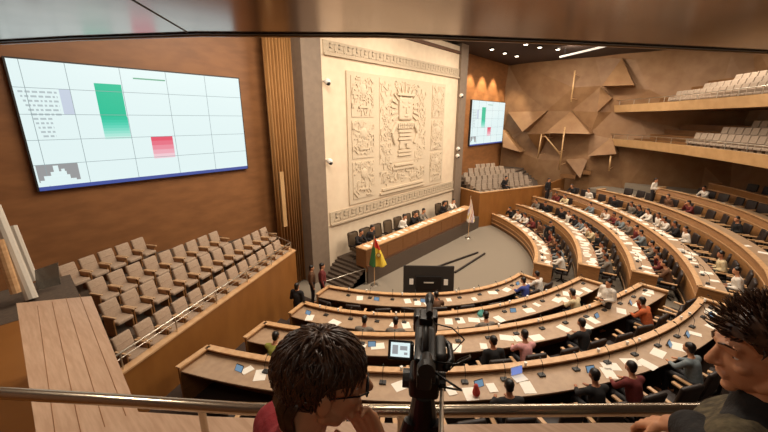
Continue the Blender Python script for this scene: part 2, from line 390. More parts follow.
# gallery rail
t = thing('gallery_railing', 'metal handrail along the front of the left gallery', 'railing', (0, 0, 0))
zr = 3.5; q0, q1 = gpt(.5, GP+.1), gpt(13.75, GP+.1)
mb = MB(); mb.tube([q0+ZU*zr, q1+ZU*zr, Vector((q1.x, 15.2, zr+.1))], .028, 8); mb.build('handrail', 'metal', t, True)
mb = MB(); mb.tube([q0+ZU*(zr-.14), q1+ZU*(zr-.14)], .014, 6); mb.build('lower_rail', 'metal', t, True)
for k in range(9):
    p = q0.lerp(q1, k/8); MB().cyl((p.x, p.y, 3.05), (p.x, p.y, zr), .02).build('post', 'metal', t)
p = q1+ZU*0; MB().cyl((p.x, 14.2, 3.05), (p.x, 14.2, zr+.06), .02).build('post', 'metal', t)
# ------------------------------------------------------------------ desks
C0 = Vector((19.5, 14.6, 0))
RAW = {
 'A': [[(328,286),(352,288),(400,293),(440,294),(490,284),(520,273)], [(304,302),(350,309),(400,313.5),(430,314),(470,309),(500,304),(540,292),(580,277)],
       [(265,322),(330,329),(380,333),(440,333),(480,328),(520,322),(560,313),(600,301),(640,283)],
       [(208,346),(260,355),(310,361),(370,367),(430,371),(480,368),(530,360),(580,352),(630,340),(670,325),(700,297)]],
 'R': [[(491,213),(508,221),(522,231),(531,241),(536,251),(534,262)], [(512,203),(540,212.5),(563,226),(576,244),(579,263)],
       [(532,196),(571,208),(602,225),(624,247),(632,270)], [(553,189),(600,204),(640,224),(670,245),(690,265),(697,285)],
       [(597,189),(640,199.5),(680,212.5),(714,228),(744,249),(768,272)], [(655,187),(709,199.5),(740,210),(768,221)], [(709,183),(740,189.5),(768,197)]]}
TOP = [9-9*k for k in (.88, .82, .76, .70, .64, .58, .52)]
FL = [z-1.2 for z in TOP]; FL[0] = .02
class Row: pass
def make_path(px, z, ext=0, pre=.3):
    P = [atz(x, y, z) - C0 for x, y in px]; th = [math.atan2(p.y, p.x) for p in P]; th = [a if a < math.pi/2 else a-2*math.pi for a in th]
    rd = [math.hypot(p.x, p.y) for p in P]; co = np.polyfit(th, rd, 3 if len(th) > 4 else 2 if len(th) > 3 else 1)
    a, b = th[0], th[-1]+ext; N = max(16, int(abs(b-a)*np.mean(rd)/.45)); r = Row(); r.path = []
    for k in range(N+1):
        q = a+(b-a)*k/N; rr_ = np.polyval(co, min(max(q, min(th)), max(th))); d = Vector((math.cos(q), math.sin(q), 0)); r.path.append((C0+d*rr_, d))
    r.co = co; r.a, r.b = a, b; r.tpath = []
    for k in range(5):
        q = a+(pre if a > b else -pre)*(1-k/5); d = Vector((math.cos(q), math.sin(q), 0)); r.tpath.append((C0+d*np.polyval(co, th[0]), d))
    r.tpath += r.path
    s = [0]
    for (p, _), (p2, _) in zip(r.path, r.path[1:]): s.append(s[-1]+(p2-p).length)
    r.s = s; r.L = s[-1]
    def at(d):                          # distance measured from the aisle end
        d = r.L-d
        for k in range(len(s)-1):
            if s[k+1] >= d or k == len(s)-2:
                u = (d-s[k])/(s[k+1]-s[k]); return r.path[k][0].lerp(r.path[k+1][0], u), r.path[k][1].lerp(r.path[k+1][1], u).normalized()
    r.at = at; return r
HS = 1.32
ROWS = {'A': [], 'R': []}
RN = {'A': ['innermost', 'second', 'third', 'outermost'], 'R': ['innermost', 'second', 'third', 'fourth', 'fifth', 'sixth', 'highest']}
for side in 'AR':
    for i, px in enumerate(RAW[side]):
        z = TOP[i]; r = make_path(px, z, .0 if not (side == 'R' and i >= 4) else (-.13*(i-3.2) if i < 6 else -.5)); r.z = z; r.fl = FL[i]; ROWS[side].append(r)
        base = 0 if i == 0 else FL[i-1]
        word = 'desk left of the aisle' if side == 'A' else 'bench right of the aisle'
        t = thing('curved_desk', '%s long curved wooden %s' % (RN[side][i], word), 'desk', (0, 0, 0), 0, None)
        pth = r.path
        MB().sweep(pth, [(0, base-.02), (.07, base-.02), (.07, z-.04), (0, z-.04)]).build('front_panel', 'wood', t, True)
        MB().sweep(pth, [(-.05, z-.04), (.15, z-.04), (.15, z), (-.05, z)]).build('front_ledge', 'wood_light', t)
        MB().sweep(pth, [(.07, z-.2), (.95, z-.2), (.95, z-.16), (.07, z-.16)]).build('tabletop', 'table', t)
        MB().sweep(pth, [(-.025, base+.25), (0, base+.25), (0, base+.32), (-.025, base+.32)]).build('skirting', 'wood_light', t)
        MB().sweep(pth, [(-.02, z-.5), (0, z-.5), (0, z-.44), (-.02, z-.44)]).build('moulding', 'wood_light', t)
        for e, (p, d) in ((0, pth[0]), (1, pth[-1])):
            tg = Vector((-d.y, d.x, 0)); c = p + d*.5
            rz = math.atan2(d.y, d.x)
            en = MB().box((c.x, c.y, (r.fl+z-.05)/2), (.98, .06, z-.05-r.fl), rz).build('end_panel', 'wood', t)
            MB().box((c.x, c.y, z-.025), (1.0, .16, .05), rz).build('end_ledge', 'wood_light', t)
# tier floors
for i in range(7):
    for side in 'AR':
        if i >= len(ROWS[side]): continue
        r = ROWS[side][i]; nxt = ROWS[side][i+1] if i+1 < len(ROWS[side]) else None
        dep = 3.0 if nxt is not None else 9
        if nxt is not None: dep = min((q[0]-p[0]).dot(p[1]) for p, q in [(r.at(.5), nxt.at(.5)), (r.at(r.L*.5), nxt.at(nxt.L*.5)), (r.at(r.L*.8), nxt.at(nxt.L*.8))])+.4
        z0 = FL[i-1]-.02 if i else -.02
        struct('floor_tier', MB().sweep(r.tpath, [(.0, z0), (dep, z0), (dep, r.fl), (.0, r.fl)]), 'carpet_shade' if side == 'A' else 'carpet')  # left tiers take the carpet with shade in its colour
# aisle steps
for i in range(6):
    a = ROWS['A'][min(i, 3)].path[-1]; b = ROWS['R'][i].path[-1]
    pa = a[0] if i < 4 else C0+a[1]*((b[0]-C0).length)
    ya = b[0]; 
    for k, f in enumerate((.5, 1.0)):
        off = -.6+k*.6; zt = (FL[i-1] if i else 0)+(FL[i]-(FL[i-1] if i else 0))*f
        P = [pa+a[1]*off, ya+b[1]*off, ya+b[1]*(2.9 if k else .05), pa+a[1]*(2.9 if k else .05)]
        struct('floor_aisle', MB().prism([p.xy for p in P], -.02, zt-.004*k), 'carpet')
# ------------------------------------------------------------------ chairs, people, papers at the desks
def desk_chair():
    t = thing('desk_chair', '', 'chair')
    MB().rbox((0, 0, .45), (.5, .48, .1), bev=.03).build('seat', 'chair_dark', t, True)
    MB().rbox((0, -.25, .78), (.5, .09, .56), bev=.04, rot=Matrix.Rotation(R(8), 3, 'X')).build('backrest', 'chair_dark', t, True)
    for s in (-1, 1):
        a = MB().rbox((s*.3, 0, .66), (.08, .46, .04), bev=.012).build('armrest', 'wood_light', t)
        MB().box((s*.3, -.05, .54), (.035, .05, .22)).build('arm_post', 'chair_base', a)
    mb = MB(); mb.cyl((0, 0, .1), (0, 0, .42), .035)
    for k in range(5): a = k*2*math.pi/5; mb.cyl((0, 0, .1), (.26*math.cos(a), .26*math.sin(a), .035), .025, .018, 6)
    mb.build('base', 'chair_base', t); return t
DC = Proto(desk_chair())
def seated(lean=0.0, arms='table', turn=0):
    L = lambda y, z: (y+lean*(z-.55)*.7, z)
    def P(x, y, z): yy, zz = L(y, z); return (x, yy, zz)
    h = Vector(P(0, .11, 1.24)); rot = Matrix.Rotation(R(turn), 3, 'Z')
    mb = MB(); sh = MB(); tr = MB()
    mb.cap(P(0, 0, .57), P(0, .05, .92), .125, .135); mb.cap(P(-.15, .05, 1.0), P(.15, .05, 1.0), .07)
    mb.cap(P(0, .06, 1.02), P(0, .09, 1.15), .058, .055); mb.ell(h, (.076, .095, .118), rot); mb.ell(h+rot@Vector((0, .085, -.02)), (.016, .03, .022)); mb.ell(h+rot@Vector((0, .05, -.07)), (.05, .05, .05))
    for s in (-1, 1): mb.ell(h+rot@Vector((s*.078, -.005, -.005)), (.014, .022, .034))
    sh.cap(P(0, 0, .56), P(0, .05, .92), .145, .15); sh.cap(P(-.15, .05, .99), P(.15, .05, .99), .085)
    for s in (-1, 1):
        if arms == 'table': el, ha = P(s*.25, .2, .84), (s*.13, .44, .80)
        elif arms == 'lap': el, ha = P(s*.25, .0, .74), (s*.10, .28, .70)
        else: el, ha = (P(s*.25, .2, .84), (s*.1, .42, .80)) if s < 0 else (P(.22, .24, .84), tuple(h+Vector((.05, .1, -.12))))
        shd = P(s*.19, .05, 1.0)
        mb.cap(shd, el, .05, .042); mb.cap(el, ha, .04, .028); d = (Vector(ha)-Vector(el)).normalized(); mb.ell(Vector(ha)+d*.05, (.038, .05, .022)); mb.cap(ha, Vector(ha)+d*.05+Vector((-s*.04, .02, .01)), .014, .012)
        sh.cap(shd, el, .068, .056); sh.cap(el, Vector(ha)-d*.04, .054, .042)
        hp, kn, an = (s*.09, .02, .57), (s*.12, .43, .55), (s*.12, .40, .1)
        mb.cap(hp, kn, .075, .058); mb.cap(kn, an, .055, .04); mb.cap((s*.12, .38, .05), (s*.13, .56, .045), .045, .035)
        tr.cap(hp, kn, .092, .074); tr.cap(kn, an, .07, .055); tr.cap((-.06, 0, .56), (.06, 0, .56), .125)
    t = thing('person', '', 'person')
    link('body', mb.blob('body', .02, 3), 'skin', t); link('shirt', sh.blob('shirt', .024, 3), 'shirt_grey', t); link('trousers', tr.blob('trousers', .026, 3), 'trousers', t)
    hb = MB(); hb.ell(h+rot@Vector((0, -.018, .035)), (.086, .102, .098), rot); hb.ell(h+rot@Vector((0, -.06, -.03)), (.07, .05, .07), rot)
    link('hair', hb.blob('hair', .018, 1), 'hair', t); return t
def standing(hands=True):
    mb, sh, tr = MB(), MB(), MB(); h = Vector((0, .02, 1.58))
    mb.cap((0, 0, .98), (0, 0, 1.25), .115, .135); mb.cap((-.15, 0, 1.38), (.15, 0, 1.38), .065); mb.cap((0, 0, 1.4), (0, .01, 1.5), .056); mb.ell(h, (.076, .095, .118)); mb.ell(h+Vector((0, .09, -.02)), (.015, .025, .022)); mb.ell(h+Vector((0, .04, -.07)), (.05, .05, .05))
    sh.cap((0, 0, .95), (0, 0, 1.25), .14, .15); sh.cap((-.15, 0, 1.37), (.15, 0, 1.37), .08)
    for s in (-1, 1):
        mb.ell(h+Vector((s*.078, -.005, 0)), (.013, .022, .034))
        el, ha = (s*.25, -.02, 1.1), ((s*.08, .24, 1.1) if hands else (s*.26, .06, .84))
        mb.cap((s*.19, 0, 1.37), el, .05, .042); mb.cap(el, ha, .04, .028); d = (Vector(ha)-Vector(el)).normalized(); mb.ell(Vector(ha)+d*.05, (.035, .04, .04)); mb.cap(ha, Vector(ha)+d*.05+Vector((0, .03, .03)), .013, .011)
        sh.cap((s*.19, 0, 1.37), el, .066, .055); sh.cap(el, Vector(ha)-d*.03, .053, .04)
        hp, kn, an = (s*.085, 0, .95), (s*.1, .02, .5), (s*.1, -.02, .1)
        mb.cap(hp, kn, .085, .058); mb.cap(kn, an, .055, .04); mb.cap((s*.1, -.04, .05), (s*.11, .16, .04), .045, .035)
        tr.cap(hp, kn, .1, .075); tr.cap(kn, an, .072, .06)
    tr.cap((-.06, 0, .96), (.06, 0, .96), .12)
    t = thing('person', '', 'person')
    link('body', mb.blob('body', .02, 3), 'skin', t); link('shirt', sh.blob('shirt', .024, 3), 'shirt_grey', t); link('trousers', tr.blob('trousers', .026, 3), 'trousers', t)
    hb = MB(); hb.ell(h+Vector((0, -.018, .035)), (.086, .102, .098)); hb.ell(h+Vector((0, -.06, -.05)), (.075, .05, .09))
    link('hair', hb.blob('hair', .018, 1), 'hair', t); return t
SP = [Proto(seated(.25, 'table', 0)), Proto(seated(.1, 'lap', 25)), Proto(seated(.35, 'chin', -20))]
ST = [Proto(standing(True)), Proto(standing(False))]
def flat(name, mb, m): return mb.mesh(name), m
PAPERS = [MB().box((0, 0, .003), (.3, .42, .006)).mesh('paper_sheet'), MB().box((0, 0, .008), (.22, .3, .016)).mesh('paper_stack'), MB().box((0, 0, .003), (.44, .31, .006), .1).mesh('paper_spread')]
def paper(k, loc, rz, label, group):
    o = link('paper_sheet', PAPERS[k], 'paper'); o.location = loc; o.rotation_euler = (0, 0, rz); return tag(o, label, 'paper', group)
def mic():
    t = thing('desk_microphone', '', 'microphone')
    MB().rbox((0, 0, .02), (.14, .11, .04), bev=.01).build('console', 'black2', t)
    MB().tube([(0, .02, .04), (0, .02, .2), (0, -.04, .3), (0, -.1, .34)], .007, 6).build('gooseneck', 'black', t, True)
    MB().ell((0, -.12, .345), (.018, .03, .018)).build('head', 'black', t, True); return t
MIC = Proto(mic())
def tablet():
    t = thing('tablet', '', 'tablet')
    a = MB().rbox((0, 0, .07), (.26, .016, .18), bev=.005, rot=Matrix.Rotation(R(-35), 3, 'X')).build('case', 'black2', t)
    MB().box((0, -.0095, .07), (.23, .003, .15), rot=Matrix.Rotation(R(-35), 3, 'X')).build('screen', 'dev_screen', t)
    MB().box((0, .06, .03), (.1, .012, .06), rot=Matrix.Rotation(R(30), 3, 'X')).build('stand', 'black2', t); return t
TAB = Proto(tablet())
CUP = MB().cyl((0, 0, 0), (0, 0, .11), .034, .042, 12).mesh('cup')
def near(px, tab):
    return None
specA = {0: {3: 'black', 1: 'white', 2: 'blue', 7: 'brown'}, 1: {0: 'cream', 4: 'grey', 8: 'grey', 9: 'grey'}, 2: {}, 3: {}}
# people placed by where the photo shows them at a row: (side, row, px, shirt, pose)
folk = [('A', 0, 521, 'blue', 0), ('A', 0, 534, 'white', 0), ('A', 0, 442, 'brown', 0), ('A', 1, 578, 'cream', 2), ('A', 1, 493, 'grey', 0), ('A', 1, 367, 'grey', 0), ('A', 1, 399, 'grey', 0),
        ('A', 2, 259, 'green', 0), ('A', 2, 514, 'pink', 0), ('A', 2, 648, 'orange', 2), ('A', 2, 476, 'black', 1), ('A', 2, 572, 'black', 0), ('A', 3, 575, 'black', 0), ('A', 3, 640, 'maroon', 0), ('A', 3, 487, 'black', 0), ('A', 3, 692, 'slate', 0)]
rq = random.Random(11)
def projx(p):
    d = p-Vector((0, 0, CAMZ)); return 384+FPX*d.dot(rt)/d.dot(FW)
npap = 0
CANOPY = ['white', 'black', 'grey', 'cream', 'white', 'white', 'black', 'slate', 'cream', 'brown', 'white', 'maroon']
for side in 'AR':
    for i, r in enumerate(ROWS[side]):
        pitch = 1.02 if side == 'A' else .95; n = int((r.L-.5)/pitch); z = r.z-.16
        place = 'desk' if side == 'A' else 'bench'; wh = 'left' if side == 'A' else 'right'
        seats = []
        for k in range(n):
            p, d = r.at(.6+k*pitch); seats.append([k, p, d, None])
        for (sd, ri, x, c, pose) in folk:
            if sd == side and ri == i:
                b = min((s for s in seats if s[3] is None), key=lambda s: abs(projx(s[1]+s[2]*1.3+ZU*(r.fl+.9))-x)); b[3] = (c, pose)
        if side == 'R':
            prob = [.85, .8, .75, .62, .2, .12, .2][i]
            for s in seats:
                if rq.random() < prob: s[3] = (rq.choice(CANOPY), rq.choice((0, 0, 1, 2)))
        for k, p, d, who in seats:
            face = math.atan2(-d.y, -d.x)-math.pi/2; tg = Vector((-d.y, d.x, 0)); j = rq.uniform(-.12, .12) if who is None else 0
            off = 1.5+(rq.uniform(0, .18) if who is None else 0)
            c = p+d*off; c.z = r.fl
            DC.put(c, face+j*(2.5 if who is None else 0), 'dark armchair with pale arms, %s from the aisle at the %s %s %s' % (nth(k+1), RN[side][i], wh, place), 'dark armchairs behind the curved desks', None, HS)
            if who:
                o = SP[who[1]].put((c.x, c.y, r.fl), face, 'person in %s top seated %s from the aisle at the %s %s %s' % (who[0], nth(k+1), RN[side][i], wh, place), 'people seated at the curved desks',
                           dict(shirt='shirt_'+who[0], body=rq.choice(('skin', 'skin_b')), hair='hair'), HS)
            # things on the desk
            dense = .95 if side == 'A' else [.98, .95, .9, .75, .3, .2, .1][i]
            for w in range((2 if side == 'A' else 3) if i < 4 else 1):
                if rq.random() < dense*(1 if w == 0 else (.45 if side == 'A' else .7))*(.35 if side == 'A' and k > n-4 else 1):
                    q = p+d*rq.uniform(.42, .78)+tg*(rq.uniform(-.3, .0) if w == 0 else rq.uniform(.16, .4) if w == 1 else rq.uniform(-.45, -.3)); q.z = z
                    paper(rq.choice((0, 1, 2)), q, face+rq.uniform(-.5, .5), 'white paper at the %s place from the aisle, %s %s %s%s' % (nth(k+1), RN[side][i], wh, place, ('', ', second sheet', ', third sheet')[w]), 'papers on the curved desks'); npap += 1
            if side == 'A' or (i < 4 and rq.random() < .4):
                q = p+d*.36+tg*.3; q.z = z
                MIC.put(q, face+math.pi, 'black gooseneck microphone at the %s place from the aisle, %s %s %s' % (nth(k+1), RN[side][i], wh, place), 'microphones on the curved desks', None, 1.25)
            if side == 'A' and rq.random() < .28:
                q = p+d*.5+tg*-.42; q.z = z
                TAB.put(q, face+rq.uniform(-.3, .3), 'tablet on a stand at the %s place from the aisle on the %s left desk' % (nth(k+1), RN[side][i]), 'tablets on the curved desks')
            if side == 'A' and rq.random() < .6:
                q = p+d*rq.uniform(.05, .18)+tg*rq.uniform(-.3, .3); q.z = r.z
                o = link('cup', CUP, 'white'); o.location = q; tag(o, 'white cup on the ledge near the %s place from the aisle, %s left desk' % (nth(k+1), RN[side][i]), 'cup', 'cups on the desk ledges')
# laptop and teal bag on the left desks
def on_desk(px, py, i): return atz(px, py, TOP[i]-.16)
p = on_desk(519, 378, 3); t = thing('laptop', 'open silver laptop with a lit blue screen on the outermost left desk', 'laptop', p, R(-32))
MB().rbox((0, -.02, .012), (.36, .25, .024), bev=.008).build('keyboard_base', 'white', t)
l = MB().rbox((0, .12, .14), (.36, .015, .24), bev=.006, rot=Matrix.Rotation(R(-12), 3, 'X')).build('lid', 'white', t)
MB().box((0, .111, .14), (.33, .004, .2), rot=Matrix.Rotation(R(-12), 3, 'X')).build('screen', 'lap_screen', l)
p = on_desk(481, 316, 1); mb = MB(); mb.ell((0, 0, .1), (.2, .15, .1)); mb.ell((.1, .03, .14), (.1, .1, .1)); o = link('cloth_bag', mb.blob('cloth_bag', .03, 2), 'shirt_teal'); o.location = p; tag(o, 'teal cloth bag lying on the second left desk', 'bag')
p = on_desk(476, 396, 3); mb = MB(); mb.cap((0, 0, .1), (0, .02, .3), .1, .05); o = link('cloth_bag', mb.blob('cloth_bag', .025, 2), mat('red cloth', (196, 70, 60), .8)); o.location = p; tag(o, 'small red bag on the outermost left desk near the tripod', 'bag')
# ------------------------------------------------------------------ standing people
def stand(px, py, z, kind, shirt, label, rz, tall=2.25):
    p = atz(px, py, z+tall); ST[kind].put((p.x, p.y, z), rz, label, None, dict(shirt='shirt_'+shirt, body='skin', trousers='trousers'), tall/1.7)
stand(321.5, 263, 0, 1, 'maroon', 'guard in dark red jacket standing against the left grey pillar', R(-130))
stand(311, 265, 0, 1, 'brown', 'guard in dark uniform standing in the shade left of the pillar', R(-130), 2.15)
stand(296.5, 283, FL[1]-.1, 0, 'black', 'woman in black standing by the left gallery wall with hands raised', R(-70), 2.1)
stand(551, 221, FL[0], 1, 'black', 'person in black jacket standing behind the innermost right bench', R(140), 2.3)
stand(549, 178, FL[3], 1, 'black', 'person in dark clothes standing at the far end of the fourth right bench', R(160), 2.3)
stand(610, 279, FL[2], 0, 'white', 'person in white shirt standing in the aisle beside the third right bench', R(60), 2.2)
stand(656, 178, FL[5], 0, 'white', 'person in white standing at the top end of the fifth right bench', R(160), 2.2)
# ------------------------------------------------------------------ stage: dais, steps, presiding desk
DZ = 1.0
struct('floor_dais', MB().prism([(13.3, 12.35), (27.3, 12.35), (27.3, YR), (13.3, YR)], -.01, DZ), 'carpet_dark')
for k in range(6):
    struct('floor_steps', MB().prism([(11.9+k*.24, 12.6), (13.32, 12.6), (13.32, YR), (11.9+k*.24, YR)], -.01, DZ*(k+1)/7), 'carpet_dark')
t = thing('presiding_desk', 'long wooden presiding desk on the dais below the carved relief', 'desk', (13.2, 12.4, DZ))
L = 12.7
MB().box((L/2, .05, .4), (L, .08, 1.3)).build('front_panel', 'panel_dark', t)
MB().box((L/2, .36, 1.08), (L+.1, .78, .06)).build('tabletop', 'wood_light', t)
for s in (0, L): MB().box((s, .4, .53), (.08, .7, 1.06)).build('end_panel', 'panel_dark', t)
for k in range(8):
    x = .2+k*(L-.4)/8; MB().rbox((x+(L-.4)/16, .005, .5), ((L-.4)/8-.2, .02, .75), bev=.01).build('inset_panel', 'panel_dark', t)
MB().box((L/2, .0, .06), (L, .06, .1)).build('skirting', 'wall_dark', t)
def big_chair():
    t = thing('high_back_chair', '', 'chair'); w = M['gal_dark']
    MB().rbox((0, 0, .47), (.54, .5, .12), bev=.04).build('seat', w, t, True)
    MB().rbox((0, -.27, .86), (.54, .1, .7), bev=.12, seg=4, rot=Matrix.Rotation(R(6), 3, 'X')).build('backrest', w, t, True)
    for s in (-1, 1): MB().rbox((s*.31, 0, .67), (.07, .42, .05), bev=.015).build('armrest', 'chair_dark', t)
    mb = MB(); mb.cyl((0, 0, .1), (0, 0, .42), .04)
    for k in range(5): a = k*2*math.pi/5; mb.cyl((0, 0, .1), (.28*math.cos(a), .28*math.sin(a), .035), .025, .018, 6)
    mb.build('base', 'chair_base', t); return t
M['gal_dark'] = mat('olive brown leather', (92, 74, 54), .55)
BC = Proto(big_chair())
sh9 = ['black', 'black', None, None, 'white', 'black', 'grey', 'black', 'white']
for k in range(9):
    x = 13.9+k*1.08+(2.0 if k > 6 else 0); loc = (x, 13.75, DZ)
    BC.put(loc, math.pi, 'high-backed olive chair, %s from the left behind the presiding desk' % nth(k+1), 'chairs behind the presiding desk', None, 1.32)
    if sh9[k]: SP[k % 3].put(loc, math.pi, 'person in %s seated %s from the left behind the presiding desk' % (sh9[k], nth(k+1)), 'people at the presiding desk', dict(shirt='shirt_'+sh9[k], body='skin', hair='hair'), 1.4)
    for w in range(2): paper((k+w) % 3, (x-.25+w*.5, 12.72+.1*(k % 2), DZ+1.11), .2*w, 'white paper before the %s chair from the left on the presiding desk, %s sheet' % (nth(k+1), ('left', 'right')[w]), 'papers on the presiding desk')
# handrail by the steps
t = thing('step_handrail', 'pale metal handrail at the foot of the dais steps', 'railing', (0, 0, 0))
a, b = atz(366, 284, 0), atz(322, 292, 0)
MB().tube([b+ZU*.45, b+ZU*.55, a+ZU*.95, a+ZU*.9], .03, 8).build('handrail', 'metal', t, True)
for p, h in ((a, .93), (b, .5)):
    MB().cyl(p, p+ZU*h, .028).build('post', 'metal', t); MB().cyl(p, p+ZU*.03, .16, n=16).build('floor_disc', 'metal', t)
# flags
def flag(px, py, H, label, mats, hang, seed):
    p = atz(px, py, 0); t = thing('flag_on_pole', label, 'flag', p)
    MB().cyl((0, 0, 0), (0, 0, .06), .24, .2, 16).build('base', 'metal', t); MB().cyl((0, 0, .05), (0, 0, H), .022).build('pole', 'wood_light', t)
    MB().cyl((0, 0, H), (0, 0, H+.16), .03, .003).build('finial', 'metal', t)
    q = random.Random(seed); mb = MB(); NU, NV = 22, 30
    ux = rt.copy()
    def pos(u, v):                       # v down the hoist, u out along the fly; the cloth sags into folds
        x = -hang*.38*v*(1-u*.3)+u*hang*(.18+1.0*v); f = .1*math.sin(u*12+v*2)*(.3+v*.7)
        zz = H-.1-v*H*.56-u*H*.07*(1-v)-.12*v*math.sin(u*3.1)
        return ux*x + Vector((-ux.y, ux.x, 0))*f + ZU*zz
    g = [[mb.bm.verts.new(pos(a/NU, b/NV)) for a in range(NU+1)] for b in range(NV+1)]
    for b in range(NV):
        for a in range(NU):
            f = mb.bm.faces.new((g[b][a], g[b][a+1], g[b+1][a+1], g[b+1][a])); f.material_index = mats[1](a/NU, b/NV)
    me = mb.mesh('cloth', True)
    for m_ in mats[0]: me.materials.append(m_)
    o = bpy.data.objects.new('cloth', me); COL.objects.link(o); o.parent = t
    s = o.modifiers.new('t', 'SOLIDIFY'); s.thickness = .008
    return t, pos, ux
fm = [mat('flag red', (206, 52, 40), .8), mat('flag yellow', (238, 204, 70), .8), mat('flag green', (60, 110, 58), .8)]
t, pos, ux = flag(374.5, 285, 2.95, 'red, yellow and green flag hanging from a pole by the dais steps', (fm, lambda u, v: 0 if v < .26+.1*u else (2 if u < .36 else 1)), .76, 1)
e = pos(.66, .55); mb = MB(); nrm = Vector((-fwh.x, -fwh.y, .1)).normalized(); qd = nrm.to_track_quat('Z', 'Y').to_matrix()
mb.cyl(e+nrm*.1, e+nrm*.115, .13, n=16); mb.build('crest', mat('flag crest', (150, 96, 44), .8), t); MB().cyl(e+nrm*.112, e+nrm*.122, .08, n=14).build('crest_centre', mat('crest centre', (196, 180, 110), .8), t)
wm = [mat('pale flag white', (240, 226, 214), .8), mat('pale flag rose', (224, 168, 150), .8), mat('pale flag lilac', (196, 176, 196), .8), mat('pale flag gold', (230, 196, 120), .8)]
flag(468, 238, 3.3, 'pale checked flag hanging from a pole at the right end of the dais', (wm, lambda u, v: [0, 1, 0, 2, 0, 3, 0][(int(u*7)+int(v*7)) % 7]), .5, 2)
# stage monitor
a, b = atz(404, 296, .25), atz(452, 297, .25); c = (a+b)/2; dv = (b-a); yaw = math.atan2(dv.y, dv.x); W = dv.length+.1
t = thing('stage_monitor', 'big black monitor seen from behind, standing on the stage floor', 'monitor', (c.x, c.y, 0), yaw)
lean = Matrix.Rotation(R(-8), 3, 'X')
MB().rbox((0, 0, 1.12), (W, .1, 1.6), bev=.03, rot=lean).build('panel', 'black2', t)
bk = MB().rbox((0, -.09, 1.05), (W*.5, .1, .7), bev=.03, rot=lean).build('rear_housing', 'black', t)
for s in (-1, 1): MB().box((s*W*.34, -.065, 1.1), (.2, .02, .3), rot=lean).build('label_sticker', 'paper', t)
MB().box((0, -.15, 1.1), (.5, .02, .06), rot=lean).build('handle', 'post_grey', bk)
for s in (-1, 1):
    MB().tube([(s*.8, -.05, .3), (s*.8, 0, .06), (s*.8, -.4, .02), (s*.8, .4, .02)], .035, 6).build('foot', 'black', t)
# ramp kerbs on the stage
for q0_, q1_, lb in (((427, 270), (478, 252), 'long dark low kerb lying on the stage floor, the one nearer the dais'), ((455, 272), (485, 253), 'short dark low kerb on the stage floor, nearer the curved desks')):
    a, b = atz(*q0_, .1), atz(*q1_, .1); d = b-a
    tag(MB().rbox(((a+b)/2).xy.to_3d()+ZU*.08, (d.length, .1, .1), math.atan2(d.y, d.x), .02).build('floor_kerb', 'chair_dark'), lb, 'kerb')
# ------------------------------------------------------------------ right gallery
ga = atz(480, 193.5, 3.0); gb = atz(543, 186, 3.0); ga.z = gb.z = 0; rd_ = (gb-ga).normalized(); rn_ = Vector((-rd_.y, rd_.x, 0)); gl = ga+rn_*3.7
struct('wall_right_gallery', MB().prism([ga.xy, gb.xy, (40.9, 9.1), (40.9, 9.3), (gb+rn_*.15).xy, (ga+rn_*.2+rd_*.15).xy, (gl.x+.2, gl.y), (gl.x+.2, YS), (gl.x, YS), gl.xy], 0, 3.0), 'parapet')
struct('trim_6', MB().prism([(ga-rn_*.04).xy, (gb-rn_*.04).xy, (gb+rn_*.2).xy, (ga+rn_*.2+rd_*.2).xy, (gl.x+.25, gl.y), (gl.x-.05, gl.y)], 3.0, 3.06), 'wood_light')
def small_seat():
    mb = MB(); mb.rbox((0, .05, .42), (.48, .46, .12), bev=.03); mb.rbox((0, -.2, .74), (.48, .12, .5), bev=.03, rot=Matrix.Rotation(R(12), 3, 'X'))
    for s in (-1, 1): mb.box((s*.26, .02, .5), (.05, .4, .28))
    mb.box((0, 0, .2), (.3, .3, .4)); return mb.mesh('audience_chair')
SEAT = small_seat()
def seat(loc, rz, label, group, sc=1.2):
    o = link('audience_chair', SEAT, 'seat_grey'); o.location = loc; o.rotation_euler = (0, 0, rz); o.scale = (sc,)*3; return tag(o, label, 'chair', group)
fr = math.atan2(-rn_.y, -rn_.x)-math.pi/2
gr = [((464, 183), (478, 194), None)]
cnt = [10, 11, 11, 10, 7, 4]; st0 = [.1, .1, .15, .5, 1.7, 3.2]
for i in range(6):
    zf = 2.5+.24*i; n0 = .75+.74*i
    struct('floor_right_gallery', MB().prism([(ga+rn_*(n0-.45)+rd_*(.15+.1*i)).xy, (gb+rn_*(n0-.45)).xy, (40.9, 12+.3*i), (40.9, YS-.02), (max(30.2, gl.x+.3), YS-.02)], 1.0, zf), 'carpet_dark')
    for k in range(cnt[i]):
        p = ga+rd_*(.5+st0[i]+k*.66)+rn_*n0; seat((p.x, p.y, zf), fr, 'pale grey seat, %s from the left in the %s row of the far right gallery' % (nth(k+1), ['front', 'second', 'third', 'fourth', 'fifth', 'back'][i]), 'pale seats in the far right gallery', 1.06)
p = ga+rd_*3.4+rn_*.72; SP[1].put((p.x, p.y, 2.5), fr, 'lone person in black seated in the front row of the far right gallery', None, dict(shirt='shirt_black', body='skin', hair='hair'), 1.25)
